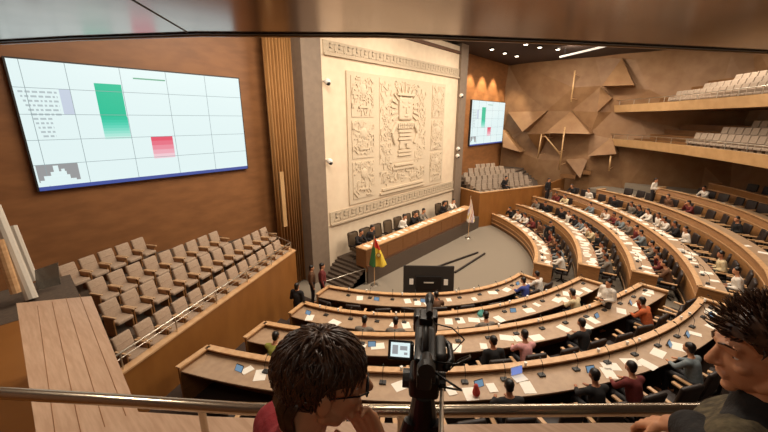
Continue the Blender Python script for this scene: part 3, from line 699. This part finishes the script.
# ------------------------------------------------------------------ faceted right wall
XW = 41.0
fv = [(507, 42, 0), (534, 70, .5), (575, 42, 0), (600, 42, .6), (507, 90, .4), (522, 90, 0), (547, 111, .2), (508, 112, .1), (571, 111, 0), (575, 88, .7), (602, 86, .2), (522, 132, 0), (545, 133, .1),
      (590, 134, .2), (612, 112, .1), (600, 112, .6), (504, 147, .6), (520, 152, .1), (539, 159, .5), (562, 160, .1), (590, 158, .7), (618, 140, .2), (508, 190, 0), (530, 190, .4), (560, 192, .1), (590, 192, .5), (622, 192, .1), (636, 60, .2), (650, 90, .7), (640, 120, .1), (655, 150, .6), (665, 45, 0), (690, 80, .3), (700, 190, .2), (690, 130, .1)]
co2, dd = [], []
for x, y, d in fv:
    p = atx(x, y, XW); co2.append(Vector((p.y, p.z))); dd.append(d)
qq = random.Random(4)
for y in (-1, -4, -7, -10, -13):
    for z in (3, 6, 9, 12, 14.7): co2.append(Vector((y+qq.uniform(-1, 1), min(14.75, z+qq.uniform(-1, 1))))); dd.append(qq.uniform(0, .7))
for y, z in ((16.4, 0), (16.4, 7), (16.4, 14.8), (8, 0), (8, 14.8), (2, 0), (0, 14.8), (-5, 0), (-14, 0), (-14, 14.8)): co2.append(Vector((y, z))); dd.append(0)
vo, _, fo, ov, _, _ = geometry.delaunay_2d_cdt(co2, [], [], 0, 1e-4)
mb = MB(); vs = [mb.bm.verts.new((XW-dd[o_[0]]*1.1, v.x, v.y)) for v, o_ in zip(vo, ov)]
for f in fo: mb.bm.faces.new([vs[k] for k in f])
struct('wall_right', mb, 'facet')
struct('wall_right_backing', MB().box((XW+.2, 1, 7.4), (.3, 31, 15)), 'wall_dark')
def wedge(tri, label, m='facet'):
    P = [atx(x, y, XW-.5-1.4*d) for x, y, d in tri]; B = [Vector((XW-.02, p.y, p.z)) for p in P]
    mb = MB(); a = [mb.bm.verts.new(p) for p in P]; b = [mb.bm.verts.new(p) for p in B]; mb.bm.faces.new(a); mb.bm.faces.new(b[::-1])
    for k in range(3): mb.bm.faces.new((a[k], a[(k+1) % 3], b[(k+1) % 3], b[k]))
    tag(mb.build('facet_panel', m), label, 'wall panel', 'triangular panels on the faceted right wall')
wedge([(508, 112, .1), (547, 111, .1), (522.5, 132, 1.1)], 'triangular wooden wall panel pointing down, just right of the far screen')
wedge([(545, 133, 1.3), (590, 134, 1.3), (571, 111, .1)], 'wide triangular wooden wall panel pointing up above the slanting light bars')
wedge([(527, 134, .9), (545, 134, .9), (540, 153, .1)], 'small dark triangular wall panel left of the long light bar', 'facet_dark')  # darker wood tone stands in for shade on this facet
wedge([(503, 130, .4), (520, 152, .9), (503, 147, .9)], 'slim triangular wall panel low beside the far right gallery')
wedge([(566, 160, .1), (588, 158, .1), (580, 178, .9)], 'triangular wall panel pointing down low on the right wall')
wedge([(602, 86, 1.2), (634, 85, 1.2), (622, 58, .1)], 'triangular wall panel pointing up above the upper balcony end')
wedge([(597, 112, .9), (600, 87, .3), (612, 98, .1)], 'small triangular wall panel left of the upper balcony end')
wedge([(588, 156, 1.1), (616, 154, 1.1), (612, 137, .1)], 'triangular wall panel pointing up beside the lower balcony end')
for (x0, y0, x1, y1), lb in zip([(575, 70.5, 571, 102), (565, 127, 559, 170), (545, 136, 560, 154), (541.5, 134, 537.6, 158), (610.7, 156, 609, 171)],
        ['slim pale light bar high on the faceted wall', 'longest pale light bar upright on the faceted wall', 'slanting pale light bar on the faceted wall', 'short pale light bar left of the slanting one', 'short pale light bar below the lower balcony end']):
    a, b = atx(x0, y0, XW-2.5), atx(x1, y1, XW-2.5); b.x = XW-2.5; t = thing('light_bar', lb, 'light', (a+b)/2)
    c = (a+b)/2; MB().cyl(a-c, b-c, .07, n=8).build('tube', 'fascia', t, True)
    for u in (.12, .88):
        p = a.lerp(b, u)-c; MB().cyl(p, p+Vector((2.2, 0, 0)), .03).build('bracket', 'wood_light', t)
for x, y, X_, lb in [(583, 172, 39.9, 'dark slot in the faceted wall left of the standing person'), (568, 176, 39.9, 'dark slot low in the faceted wall behind the fourth right bench')]:
    p = atx(x, y, X_); tag(MB().box(p, (.3, 1.5, .4)).build('wall_slot', 'facet_dark'), lb, 'wall slot')
# ------------------------------------------------------------------ far balconies
BP = [(40.6, 5.6), (37.5, 2.9), (33.2, .1), (28.5, -2.4), (24, -4.3), (18, -6.2)]
def smooth_path(P, n=8):
    out = []; P = [Vector((*p, 0)) for p in P]; Q = [P[0]*2-P[1]]+P+[P[-1]*2-P[-2]]
    for k in range(1, len(Q)-2):
        for j in range(n):
            t = j/n; a, b, c, d = Q[k-1], Q[k], Q[k+1], Q[k+2]
            out.append(.5*((2*b)+(c-a)*t+(2*a-5*b+4*c-d)*t*t+(3*b-a-3*c+d)*t**3))
    return out+[P[-1]]
bp = smooth_path(BP); bpath = []
for k, p in enumerate(bp):
    d = (bp[min(k+1, len(bp)-1)]-bp[max(k-1, 0)]).normalized(); o = Vector((-d.y, d.x, 0))
    if o.dot(p-C0) < 0: o = -o
    bpath.append((p, o))
bl = [0]
for a, b in zip(bp, bp[1:]): bl.append(bl[-1]+(b-a).length)
def bat(s):
    for k in range(len(bl)-1):
        if bl[k+1] >= s or k == len(bl)-2:
            u = (s-bl[k])/(bl[k+1]-bl[k]); return bpath[k][0].lerp(bpath[k+1][0], u), bpath[k][1].lerp(bpath[k+1][1], u).normalized()
for nm, zb, zt in (('lower', CAMZ-2.4, CAMZ-1.75), ('upper', CAMZ+.66, CAMZ+1.3)):
    struct('wall_%s_balcony' % nm, MB().sweep(bpath, [(0, zb), (.25, zb), (.25, zt+.0), (-.12, zt)]), 'fascia')
    struct('floor_%s_balcony' % nm, MB().sweep(bpath, [(.2, zb+.02), (9, zb+.02), (9, zb+.3), (.2, zb+.3)]), 'facet_dark')
    nr = 6 if nm == 'upper' else 5
    for i in range(1, nr):
        struct('floor_%s_balcony' % nm, MB().sweep(bpath, [(.65+.82*i, zb+.28), (9, zb+.28), (9, zb+.3+.42*i), (.65+.82*i, zb+.3+.42*i)]), 'facet_dark')
    t = thing('balcony_railing', 'thin metal railing along the %s far balcony' % nm, 'railing')
    zr_ = zt+.42
    MB().tube([p+o*.1+ZU*zr_ for p, o in bpath], .03, 6).build('handrail', 'metal', t, True)
    for k in range(14):
        p, o = bat(.4+k*bl[-1]/14); MB().cyl((p.x+o.x*.1, p.y+o.y*.1, zt-.05), (p.x+o.x*.1, p.y+o.y*.1, zr_), .025, n=6).build('post', 'metal', t)
    for i in range(nr):
        s0 = (5.6 if nm == 'upper' else 8.6)+i*(1.5 if nm == 'upper' else 1.2); n = int((23.5-s0)/.62)
        for k in range(n):
            p, o = bat(s0+k*.62); q = p+o*(1.05+.82*i)
            seat((q.x, q.y, zb+.3+.42*i), math.atan2(-o.y, -o.x)-math.pi/2, 'pale grey seat, %s from the far end in the %s row of the %s balcony' % (nth(k+1), ['front', 'second', 'third', 'fourth', 'fifth', 'sixth'][i], nm), 'pale seats on the far balconies')
# wall closing the balconies behind
bw = MB(); qq = random.Random(9); NZ = 4
grid = []
for k, (p, o) in enumerate(bpath[::3]):
    grid.append([bw.bm.verts.new((p.x+o.x*(7.2-qq.uniform(0, .9)), p.y+o.y*(7.2-qq.uniform(0, .9)), z)) for z in np.linspace(0, CH, 6)])
for A, B in zip(grid, grid[1:]):
    for j in range(5):
        if qq.random() < .5: bw.bm.faces.new((A[j], B[j], B[j+1])); bw.bm.faces.new((A[j], B[j+1], A[j+1]))
        else: bw.bm.faces.new((A[j], B[j], A[j+1])); bw.bm.faces.new((B[j], B[j+1], A[j+1]))
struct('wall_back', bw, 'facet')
# ------------------------------------------------------------------ ceiling lamps that show
for k, (x, y) in enumerate(((492, 48), (505, 52), (517, 55), (526, 43), (540, 46), (558, 48))):
    p = atz(x, y, CH-.02); t = thing('ceiling_spotlight', 'round ceiling spotlight, %s from the left in the dark ceiling' % nth(k+1), 'lamp', p, 0, 'spotlights in the dark ceiling')
    MB().cyl((0, 0, 0), (0, 0, -.12), .2, .2, 16).build('housing', 'black2', t); MB().cyl((0, 0, -.121), (0, 0, -.13), .15, n=16).build('lens', 'lamp', t)
a, b = atz(560, 57, CH-1.0), atz(618, 43, CH-1.0); t = thing('linear_lamp', 'long pale linear lamp hanging below the dark ceiling', 'lamp', (a+b)/2); c = (a+b)/2
MB().cyl(a-c, b-c, .07, n=8).build('tube', 'lamp_soft', t, True)
for u in (.1, .9): p = a.lerp(b, u)-c; MB().cyl(p, p+ZU*1.0, .015, n=6).build('hanger', 'black2', t)
# ------------------------------------------------------------------ hall lights
def area(loc, size, power, rot=(0, 0, 0), col=(1, .86, .70), sy=None, spread=180):
    l = bpy.data.lights.new('light', 'AREA'); l.energy = power; l.size = size; l.color = col; l.spread = R(spread)
    if sy: l.shape = 'RECTANGLE'; l.size_y = sy
    o = bpy.data.objects.new('light', l); COL.objects.link(o); o.location = loc; o.rotation_euler = rot; return o
for x in (9, 17, 25, 33):
    for y in (-1, 5, 10.5): area((x, y, CH-.15), 2.2, 450)
area((20, 3.0, CH-.3), 12, 640, (R(62), 0, 0), sy=1.2, spread=110)
area((6, 8, CH-.3), 7, 560, (R(55), 0, 0), sy=1)
area((33, 8, CH-.3), 1.2, 520, (0, R(-50), 0))
area((30, 0, CAMZ+.4), 6, 60, (0, 0, 0), sy=1.5)
area((36, 0, CH-.4), 5, 110, (0, R(-20), 0), sy=3)
for px_, py_, w_ in ((32, 15.0, 150), (34.6, 15.0, 210), (37.2, 15.0, 190), (39.4, 14.2, 110)):
    l = bpy.data.lights.new('spot', 'SPOT'); l.energy = w_*14; l.spot_size = R(62); l.spot_blend = .5; l.color = (1, .8, .55); l.shadow_soft_size = .12
    o = bpy.data.objects.new('spot', l); COL.objects.link(o); o.location = (px_, py_, CH-.3); o.rotation_euler = (R(14), 0, 0)
# the hall was laid out in units of .74 m: turn it into metres
KU = .74
for o in list(bpy.data.objects):
    if o.parent is None and o.type != 'CAMERA':
        o.location = o.location*KU; o.scale = o.scale*KU
        if o.type == 'LIGHT': o.data.energy *= KU*KU
CAMZ *= KU; cam.location = (0, 0, CAMZ); SZ *= KU
# ------------------------------------------------------------------ own balcony
BF = CAMZ-2.1
cz = CAMZ-1.5
Lw, Rw = Vector((.32, 1.98, 0)), Vector((4.4, -3.0, 0))
inner = Vector((.782, .623, 0))*-.55
capo = [(.03, 4.1), (.47, 3.77), (.32, 1.98), (.55, 1.66), (1.25, .75), (1.87, .03), (2.6, -.85), (4.2, -2.8)]
capi = [(3.75, -3.1), (1.4, -.32), (.8, .42), (.15, 1.25), (-.07, 1.75)]
mb = MB(); mb.prism(capo+capi, cz-.06, cz); struct('trim_7', mb, 'cap')
mb = MB(); mb.prism([(x-.06*0, y) for x, y in [(.06, 3.95), (.4, 3.72), (.26, 1.96), (.5, 1.6), (1.2, .7), (1.82, -.02), (2.55, -.9), (4.15, -2.85)]]+[(3.9, -2.95), (1.6, -.12), (.95, .62), (.2, 1.5), (.05, 1.9)], BF-.5, cz-.06); struct('wall_balcony_front', mb, 'wall_brown')
struct('floor_balcony', MB().prism([(-3, 5.2), (.03, 5.2), (.1, 3.9), (.1, 1.9), (.3, 1.5), (1.7, -.1), (4, -2.9), (2, -8), (-3, -8)], BF-.4, BF), 'parapet')
struct('floor_landing', MB().prism([(-3, 5.21), (.03, 5.21), (.12, 4.2), (.5, 4.2), (.62, 6.3), (-3, 6.3)], BF-.4, BF), 'carpet_dark')
for u in (.0, .09, .18, .27):
    mb = MB(); mb.tube([(.14+u, 3.9, cz+.001), (-.0+u, 2.0, cz+.001)], .0018, 4); struct('trim_8', mb, 'parapet')
t = thing('balcony_handrail', 'bronze handrail crossing the foreground above the balcony ledge', 'railing')
rp = [(-.75, 3.1), (-.12, 2.28), (.17, 1.88), (.59, 1.29), (1.13, .63), (1.79, -.14), (2.6, -1.1), (3.9, -2.7)]
MB().tube([(x, y, CAMZ-1.25) for x, y in rp], .027, 10).build('handrail', 'rail_fg', t, True)
for x, y in ((.46, 1.47), (1.02, .76), (2.2, -.63)):
    MB().cyl((x, y, cz-.01), (x, y, CAMZ-1.26), .016).build('post', 'rail_fg', t); MB().cyl((x, y, cz-.005), (x, y, cz+.012), .035, n=14).build('flange', 'rail_fg', t)
# posts and glass at the far left
gl_m = bpy.data.materials.new('grey glass'); gl_m.use_nodes = True; b_ = gl_m.node_tree.nodes['Principled BSDF']; b_.inputs['Base Color'].default_value = lin((150, 146, 136)); b_.inputs['Transmission Weight'].default_value = .6; b_.inputs['Roughness'].default_value = .15
t = thing('glass_balustrade', 'grey posts and glass panel at the far left beyond the wooden ledge', 'railing')
a0, a1 = atd(-6, 206, 4.15), atd(32, 299, 4.2); MB().cyl(a0, a1, .06, n=10).build('post', 'post_grey', t)
a0, a1 = atd(12, 226, 4.6), atd(34, 281, 4.7); MB().cyl(a0, a1, .05, n=10).build('post', 'post_grey', t)
g0, g1, g2, g3 = atd(35, 270, 4.4), atd(58, 262, 4.5), atd(61, 284, 4.55), atd(37, 290, 4.42)
mb = MB(); mb.quad(g0, g1, g2, g3); o = mb.build('glass_panel', gl_m, t); s_ = o.modifiers.new('t', 'SOLIDIFY'); s_.thickness = .02
a0, a1 = atd(-2, 240, 4.0), atd(16, 293, 4.1); tag(MB().cyl(a0, a1, .05, n=10).build('stair_handrail', 'wood_light'), 'pale yellow sloping wooden handrail at the far left edge', 'railing')
# ------------------------------------------------------------------ people and camcorder in front
def basis(yaw_dir, pitch):
    y = Vector((yaw_dir.x, yaw_dir.y, 0)).normalized(); x = Vector((y.y, -y.x, 0)); f = y*math.cos(pitch)-ZU*math.sin(pitch); u = y*math.sin(pitch)+ZU*math.cos(pitch)
    return Matrix((x, f, u)).transposed()
def hand(mb, w, d, n, s, curl=.5, spread=.0):
    d = d.normalized(); n = (n-d*n.dot(d)).normalized(); x = d.cross(n)*s
    for i, (o, L) in enumerate(zip((-.031, -.0105, .0105, .030), (.074, .083, .077, .06))):
        k = w+d*(.092-.004*abs(i-1))+x*o; mb.cap(w+x*o*.55, k, .0145, .0115)
        p = k; a = .12+curl*.3
        for q, r0, r1 in ((.46, .0095, .0088), (.3, .0087, .008), (.24, .008, .0068)):
            dd = d*math.cos(a)+n*math.sin(a)+x*spread*(i-1.5)*.3; e = p+dd.normalized()*L*q; mb.cap(p, e, r0, r1); p = e; a += curl*.85
    b = w+d*.022-x*.026; e = b+(d*.62-x*.62+n*.45).normalized()*.045; mb.cap(b, e, .015, .0115); e2 = e+(d*.85-x*.2+n*.5).normalized()*.032; mb.cap(e, e2, .0105, .009); mb.cap(e2, e2+(d*.9+n*.3).normalized()*.022, .009, .0075)
def fg_person(label, H, face, pitch, torso, arms, shirt, hair_kind, floor_z, specs=False, skin='skin', vest=None, lean=0.0, neck=.0):
    root = Vector((H.x, H.y, floor_z)) - torso*(.10+lean+neck)
    t = thing('person', label, 'person', root)
    Rm = basis(face, pitch); hp = lambda x, y, z: (H-root)+Rm@Vector((x, y, z)); T = Matrix((Vector((torso.y, -torso.x, 0)), torso, ZU)).transposed()
    tp = lambda x, y, z: T@Vector((x, y, z))
    hz = H.z-floor_z; sz = hz-.245; mb = MB(); E3 = Rm
    mb.ell(hp(0, -.014, .03), (.075, .096, .086), E3, 3); mb.ell(hp(0, .03, -.03), (.06, .064, .085), E3, 3); mb.ell(hp(0, .042, -.078), (.045, .046, .034), E3); mb.ell(hp(0, .074, -.104), (.021, .019, .016), E3)
    mb.cap(hp(0, .09, .012), hp(0, .113, -.026), .0085, .0125); 
    for s in (-1, 1):
        mb.ell(hp(s*.011, .101, -.031), .0085); mb.cap(hp(s*.008, .087, .028), hp(s*.042, .073, .03), .011, .009); mb.ell(hp(s*.041, .064, -.022), (.022, .018, .018), E3)
        mb.ell(hp(s*.031, .064, .0075), (.0155, .013, .0105), E3)
        mb.ell(hp(s*.079, -.008, -.008), (.009, .019, .032), E3); mb.ell(hp(s*.085, -.014, .008), (.006, .014, .016), E3); mb.cap(hp(s*.05, .03, -.075), hp(s*.066, -.005, -.05), .016, .018)
        mb.cap(hp(s*.02, .082, .017), hp(s*.043, .074, .015), .005)
    mb.cap(hp(-.019, .09, -.06), hp(.019, .09, -.06), .0065); mb.cap(hp(-.015, .089, -.071), hp(.015, .089, -.071), .0075)
    nb = tp(0, .10+lean-.03, sz+.03); mb.cap(hp(0, -.03, -.06), nb, .056, .062)
    sh = MB(); tr = MB(); k = lean
    ch = tp(0, .07+k*.8, sz-.12); wa = tp(0, .02, sz-.42); pe = tp(0, 0, .95)
    for m_, e in ((mb, 0), (sh, .014)):
        m_.cap(ch, wa, .13+e, .115+e); m_.cap(wa, pe, .115+e, .125+e); m_.cap(tp(-.1, .08+k*.8, sz-.1), tp(.1, .08+k*.8, sz-.1), .115+e); m_.cap(tp(-.155, .08+k, sz-.015), tp(.155, .08+k, sz-.015), .062+e, .062+e)
        m_.cap(tp(-.06, .075+k, sz+.02), tp(.06, .075+k, sz+.02), .055+e)
    sh.cap(nb-ZU*.03, nb+(hp(0, -.03, -.06)-nb)*.35, .075, .07)
    for (s, el, wr, dr, nr, curl) in arms:
        S_ = tp(s*.195, .075+k, sz-.02); el = el-root; wr = wr-root
        mb.cap(S_, el, .052, .044); mb.cap(el, wr, .043, .027); sh.cap(S_, el, .07, .06); sh.cap(el, wr+(el-wr).normalized()*.03, .057, .04); hand(mb, wr, dr, nr, s, curl)
    for s in (-1, 1):
        a, b, c = tp(s*.09, 0, .92), tp(s*.105, .02, .5), tp(s*.105, -.02, .1)
        mb.cap(a, b, .088, .06); mb.cap(b, c, .056, .042); mb.cap(tp(s*.105, -.04, .05), tp(s*.12, .16, .042), .045, .034); tr.cap(a, b, .104, .078); tr.cap(b, c, .074, .06)
    tr.cap(tp(-.06, 0, .95), tp(.06, 0, .95), .13)
    bd = link('body', mb.blob('body', .0042, 3), 'skin_fg', t)
    link('jacket', sh.blob('jacket', .009, 4), shirt, t); link('trousers', tr.blob('trousers', .014, 3), 'trousers', t)
    for s in (-1, 1):
        e = MB().ell(hp(s*.031, .0645, .002), .0125, sub=3).build('eye', M['eye'], t, True)
        d_ = Rm@Vector((s*.0, 1, -.1)).normalized(); MB().ell(hp(s*.031, .0645, .002)+d_*.0075, .0062, sub=2).build('iris', M['iris'], e, True)
    # hair: a scalp shell plus many tapered locks in one mesh
    q = random.Random(21); hb = MB(); c = Vector((0, -.02, .036)); rad = Vector((.087, .108, .096))
    g = bmesh.ops.create_icosphere(hb.bm, subdivisions=4, radius=1)['verts']
    def covered(p, kind):
        if p.y > .05 and p.z < .052: return False
        if p.y > .0 and p.z < .03 - (p.y)*.1: return False
        return p.z > (-.075 if kind == 'long' else -.045)
    bad = []
    for v in g:
        p = Vector((v.co.x*rad.x, v.co.y*rad.y, v.co.z*rad.z))+c; v.co = p
        if not covered(p, hair_kind): bad.append(v)
    bmesh.ops.delete(hb.bm, geom=bad, context='VERTS')
    crown = Vector((.01, -.055, 1)).normalized()
    n = 0
    while n < (900 if hair_kind == 'long' else 800):
        d = Vector((q.gauss(0, 1), q.gauss(0, 1), q.gauss(.35, 1))).normalized(); p = Vector((d.x*rad.x, d.y*rad.y, d.z*rad.z))+c
        if not covered(p, hair_kind): continue
        if hair_kind == 'long' and p.y > -.02 and p.z < .062+max(0, .03-p.y)*.2: continue
        n += 1; fl = (d-crown*d.dot(crown)); fl = (fl-d*fl.dot(d))
        if fl.length < 1e-3: continue
        fl = (fl.normalized()+Vector((q.gauss(0, .35), q.gauss(0, .35), q.gauss(0, .35)))); fl = (fl-d*fl.dot(d)).normalized()
        if hair_kind == 'long': pts = [(d*math.cos(a)+fl*math.sin(a), 1+.035+b) for a, b in ((-.06, -.05), (.12, .005), (.3, q.uniform(.01, .06)), (.48, q.uniform(.0, .07)), (.66, q.uniform(-.03, .08)))]
        else:
            pts = None
        if pts: P = [Vector((u.x*rad.x*k_, u.y*rad.y*k_, u.z*rad.z*k_))+c for u, k_ in pts]
        else:
            l_ = q.uniform(.4, .95)*(1 if d.z > .2 else .35); e_ = Vector((q.gauss(0, .3), .45+q.gauss(0, .3), .8 if d.z > .2 else -.6))
            P = [p-d*.006, p+d*.01*l_, p+(d*.018+e_*.008)*l_, p+(d*.024+e_*.024)*l_]
        hb.tube(P, q.uniform(.004, .0065) if hair_kind == 'long' else .0034, 5, .0008)
    if hair_kind == 'long':
        for k_ in range(150):               # nape
            x = q.uniform(-.07, .07); y0 = -.02-.1*math.sqrt(max(0, 1-(x/.085)**2)); hb.tube([(x, y0+.015, -.0), (x*1.02, y0-.0, -.05), (x*.95, y0+.012, -.1), (x*.9, y0+.03, -.15+q.uniform(-.02, .02))], .006, 4, .001)
    bmesh.ops.transform(hb.bm, matrix=Matrix.Translation(H-root)@Rm.to_4x4(), verts=hb.bm.verts[:])
    hb.build('hair', M['hair_fg'], t, True)
    eb = MB()
    for s in (-1, 1): eb.tube([hp(s*.014, .096, .031), hp(s*.03, .091, .037), hp(s*.048, .075, .031)], .0035, 5, .002)
    eb.build('eyebrows', M['hair_fg'], t)
    if specs:
        gb_ = MB()
        for s in (-1, 1):
            ring = [hp(s*(.034+.026*math.cos(a)), .103-abs(math.cos(a)+1)*.004*1, .004+.019*math.sin(a)) for a in [2*math.pi*j/18 for j in range(19)]]
            gb_.tube(ring, .0022, 6); gb_.tube([hp(s*.06, .098, .008), hp(s*.074, .07, .01), hp(s*.082, -.005, .012), hp(s*.08, -.03, -.005)], .002, 6)
        gb_.tube([hp(-.009, .104, .008), hp(0, .107, .011), hp(.009, .104, .008)], .002, 6); gb_.build('glasses', 'black', t, True)
    if vest:
        v = MB(); e = .026
        v.cap(tp(-.09, .08+k*.8, sz-.1), tp(.1, .07+k*.8, sz-.1), .115+e); v.cap(ch, wa, .13+e, .115+e); v.cap(tp(-.11, .07+k, sz), tp(.13, .06+k, sz), .06+e); v.cap(wa, tp(0, 0, 1.05), .115+e, .12+e)
        link('vest', v.blob('vest', .009, 4), vest, t)
    return t
M['skin_fg'] = mat('warm skin', (222, 160, 120), .5, (212, 148, 108), 30)
M['eye'] = mat('eye white', (232, 226, 218), .25); M['iris'] = mat('iris', (38, 24, 16), .2)
M['hair_fg'] = mat('glossy dark brown hair', (58, 38, 26), .36, (86, 58, 38), 60, spec=.6)  # brown tones put the warm light's highlights into the colour of black hair
M['red_jacket'] = mat('red fleece', (160, 44, 50), .85, (146, 38, 44), 40, bump=.3); M['black_jacket'] = mat('black jacket cloth', (30, 27, 27), .8, (24, 22, 22), 40, bump=.3)
M['olive'] = mat('mottled olive cloth', (112, 100, 74), .9, (70, 62, 46), 34, bump=.4)
Hl = atd(326, 379, .87); fl_ = (rt*.95+fwh*.2).normalized(); tl_ = (rt*.85+fwh*.5).normalized()
Rl = basis(fl_, R(8)); chin = Hl+Rl@Vector((0, .08, -.115)); wr = chin+rt*.075-ZU*.065-fwh*.045 
fg_person('person in red jacket and glasses, chin on hand, in front of the handrail', Hl, fl_, R(8), tl_,
          [(1, atd(400, 540, .85), wr, (chin+rt*.015+ZU*.03-wr), (Hl-wr), .95), (-1, atd(300, 560, 1.0), atd(355, 520, 1.05), fwh-ZU*.2, -ZU, .6)], 'red_jacket', 'long', BF, True, neck=.07)
Hr = atd(764, 350, .9); fr_ = (-rt*.93+fwh*.32).normalized(); tr_ = (-rt*.55+fwh*.83).normalized()
wl = atd(670, 424, 1.05)
fg_person('person in black jacket and olive vest, spiky hair, in profile at the right edge', Hr, fr_, R(14), tr_,
          [(-1, atd(694, 432, 1.0), wl, (atd(648, 422, 1.12)-wl), -ZU+fwh*.3, .9), (1, atd(860, 560, .8), atd(840, 640, .95), fwh-ZU*.3, -ZU, .6)], 'black_jacket', 'short', BF, False, 'skin', 'olive')
# camcorder on its tripod
CP = atd(425, 352, .97); cyaw = AZ-math.pi/2+R(-7)
t = thing('camcorder', 'black camcorder with lit flip-out screen on a tripod before the handrail', 'camera', CP, cyaw); t.scale = (.76,)*3
MB().rbox((0, 0, 0), (.075, .2, .085), bev=.012, seg=3).build('body', 'black', t)
MB().cyl((0, .09, .005), (0, .17, .005), .04, .043, 24).build('lens_barrel', 'black2', t); MB().rbox((0, .2, .005), (.1, .07, .08), bev=.012).build('lens_hood', 'black', t)
hnd = MB().tube([(0, -.07, .04), (0, -.065, .085), (0, -.02, .1), (0, .08, .1), (0, .095, .06), (0, .095, .04)], .012, 8).build('top_handle', 'black2', t, True)
MB().rbox((.0, .04, .118), (.05, .07, .03), bev=.006).build('control_box', 'black', hnd)
m_ = MB().cyl((.012, .02, .145), (.012, .09, .147), .012, n=12).build('microphone', 'black2', t); MB().ell((.012, .12, .148), (.018, .05, .018), sub=3).build('foam_cover', 'black', m_, True)
mc = MB().tube([(.012, .05, .12), (.012, .05, .15)], .008, 6).build('shock_mount', 'black', m_)
MB().rbox((-.002, -.13, -.0), (.05, .06, .06), bev=.01).build('battery', 'black2', t)
ey = MB().cyl((.004, -.1, .055), (.004, -.165, .062), .02, .024, 16).build('viewfinder', 'black', t); MB().cyl((.004, -.16, .062), (.004, -.185, .065), .03, .026, 20).build('eyecup', 'black2', ey)
sr = basis(Vector((0, 1, 0)), R(30)); fo = Vector((-.088, -.03, .022))
fs = MB().rbox(fo, (.088, .012, .068), bev=.005, rot=sr).build('flip_screen', 'black', t)
ds = MB().box(fo+sr@Vector((0, -.0066, .002)), (.068, .001, .048), rot=sr).build('display', M['led'], fs)
mb = MB()
for x, z, w_, h_ in ((-.018, .0, .02, .03), (.012, .006, .026, .014), (.02, -.012, .012, .008)): mb.box(fo+sr@Vector((x, -.0075, z+.002)), (w_, .0008, h_), rot=sr)
mb.build('display_picture', M['led_grey'], ds)
MB().rbox(fo+Vector((.042, .01, 0)), (.012, .018, .05), bev=.004).build('hinge', 'black2', fs)
MB().ell((-.02, -.101, .02), (.004, .003, .004)).build('record_light', mat('green led', (60, 230, 60), .4, emit=2), t)
gs = MB().rbox((.055, .01, -.005), (.04, .13, .07), bev=.015, seg=3).build('hand_grip', 'black2', t, True)
MB().tube([(.055, .08, .01), (.09, .05, .0), (.095, -.02, -.01), (.07, -.07, -.01)], .012, 8).build('hand_strap', 'black', gs, True)
cb = MB(); cb.tube([(.04, -.09, .03), (.1, -.13, .06), (.15, -.08, .05), (.16, 0, .0), (.13, .04, -.05), (.09, .0, -.07)], .003, 6); cb.tube([(.03, -.1, .0), (.08, -.17, .02), (.12, -.14, -.03), (.1, -.08, -.08), (.05, -.05, -.1)], .0035, 6); cb.tube([(.03, .0, .12), (.09, -.02, .12), (.14, .02, .05), (.11, .05, -.02), (.06, .02, -.03)], .0025, 6); cb.build('cables', 'black', t, True)
t2 = thing('tripod', 'black camera tripod with silver pan handle holding the camcorder', 'tripod', (CP.x, CP.y, BF), cyaw); hz = CP.z-BF
MB().rbox((0, 0, hz-.044), (.06, .11, .022), bev=.005).build('mounting_plate', 'black2', t2); 
hd = MB().rbox((0, 0, hz-.09), (.085, .09, .07), bev=.018, seg=3).build('fluid_head', 'black', t2, True); MB().cyl((-.06, 0, hz-.09), (.06, 0, hz-.09), .026, n=16).build('tilt_knob', 'black2', hd)
MB().cyl((0, 0, hz-.14), (0, 0, hz-.24), .03, .045, 16).build('bowl', 'black', t2); MB().cyl((0, 0, hz-.24), (0, 0, hz-.7), .02, n=12).build('centre_column', 'black2', t2)
A_ = Vector((.05, -.02, hz-.09)); Bv = Matrix.Rotation(-cyaw, 3, 'Z')@(atd(440, 470, .62)-CP)+Vector((0, 0, hz))
ph = MB().cyl(A_, Bv, .0055, n=10).build('pan_handle', 'metal', t2); MB().cyl(A_.lerp(Bv, .78), Bv, .012, n=10).build('grip', 'black', ph)
for k in range(3):
    a = R(90+120*k); u = Vector((math.cos(a), math.sin(a), 0)); lg = MB().cyl(u*.04+ZU*(hz-.22), u*.22+ZU*(hz*.5), .02, .018).cyl(u*.21+ZU*(hz*.52), u*.4+ZU*.03, .014, .012).build('leg', 'black', t2); MB().ell(u*.4+ZU*.02, (.022, .022, .02)).build('rubber_foot', 'black2', lg)
# ------------------------------------------------------------------ light
area((-.35, 3.0, CAMZ+.78), .4, 26); area((-1.0, -.9, CAMZ+.78), .5, 7); area((1.5, 1.0, CAMZ+.78), .3, 18)  # the one behind the camera is an added fill to lift the skin
w = bpy.data.worlds.new('world'); S.world = w; w.use_nodes = True
w.node_tree.nodes['Background'].inputs[0].default_value = (.9, .72, .55, 1); w.node_tree.nodes['Background'].inputs[1].default_value = .1
S.view_settings.view_transform = 'Standard'; S.view_settings.look = 'None'; S.view_settings.exposure = 0; S.view_settings.gamma = 1
for o in bpy.data.objects:
    if 'label' in o and not o['label']: print('UNLABELLED', o.name)
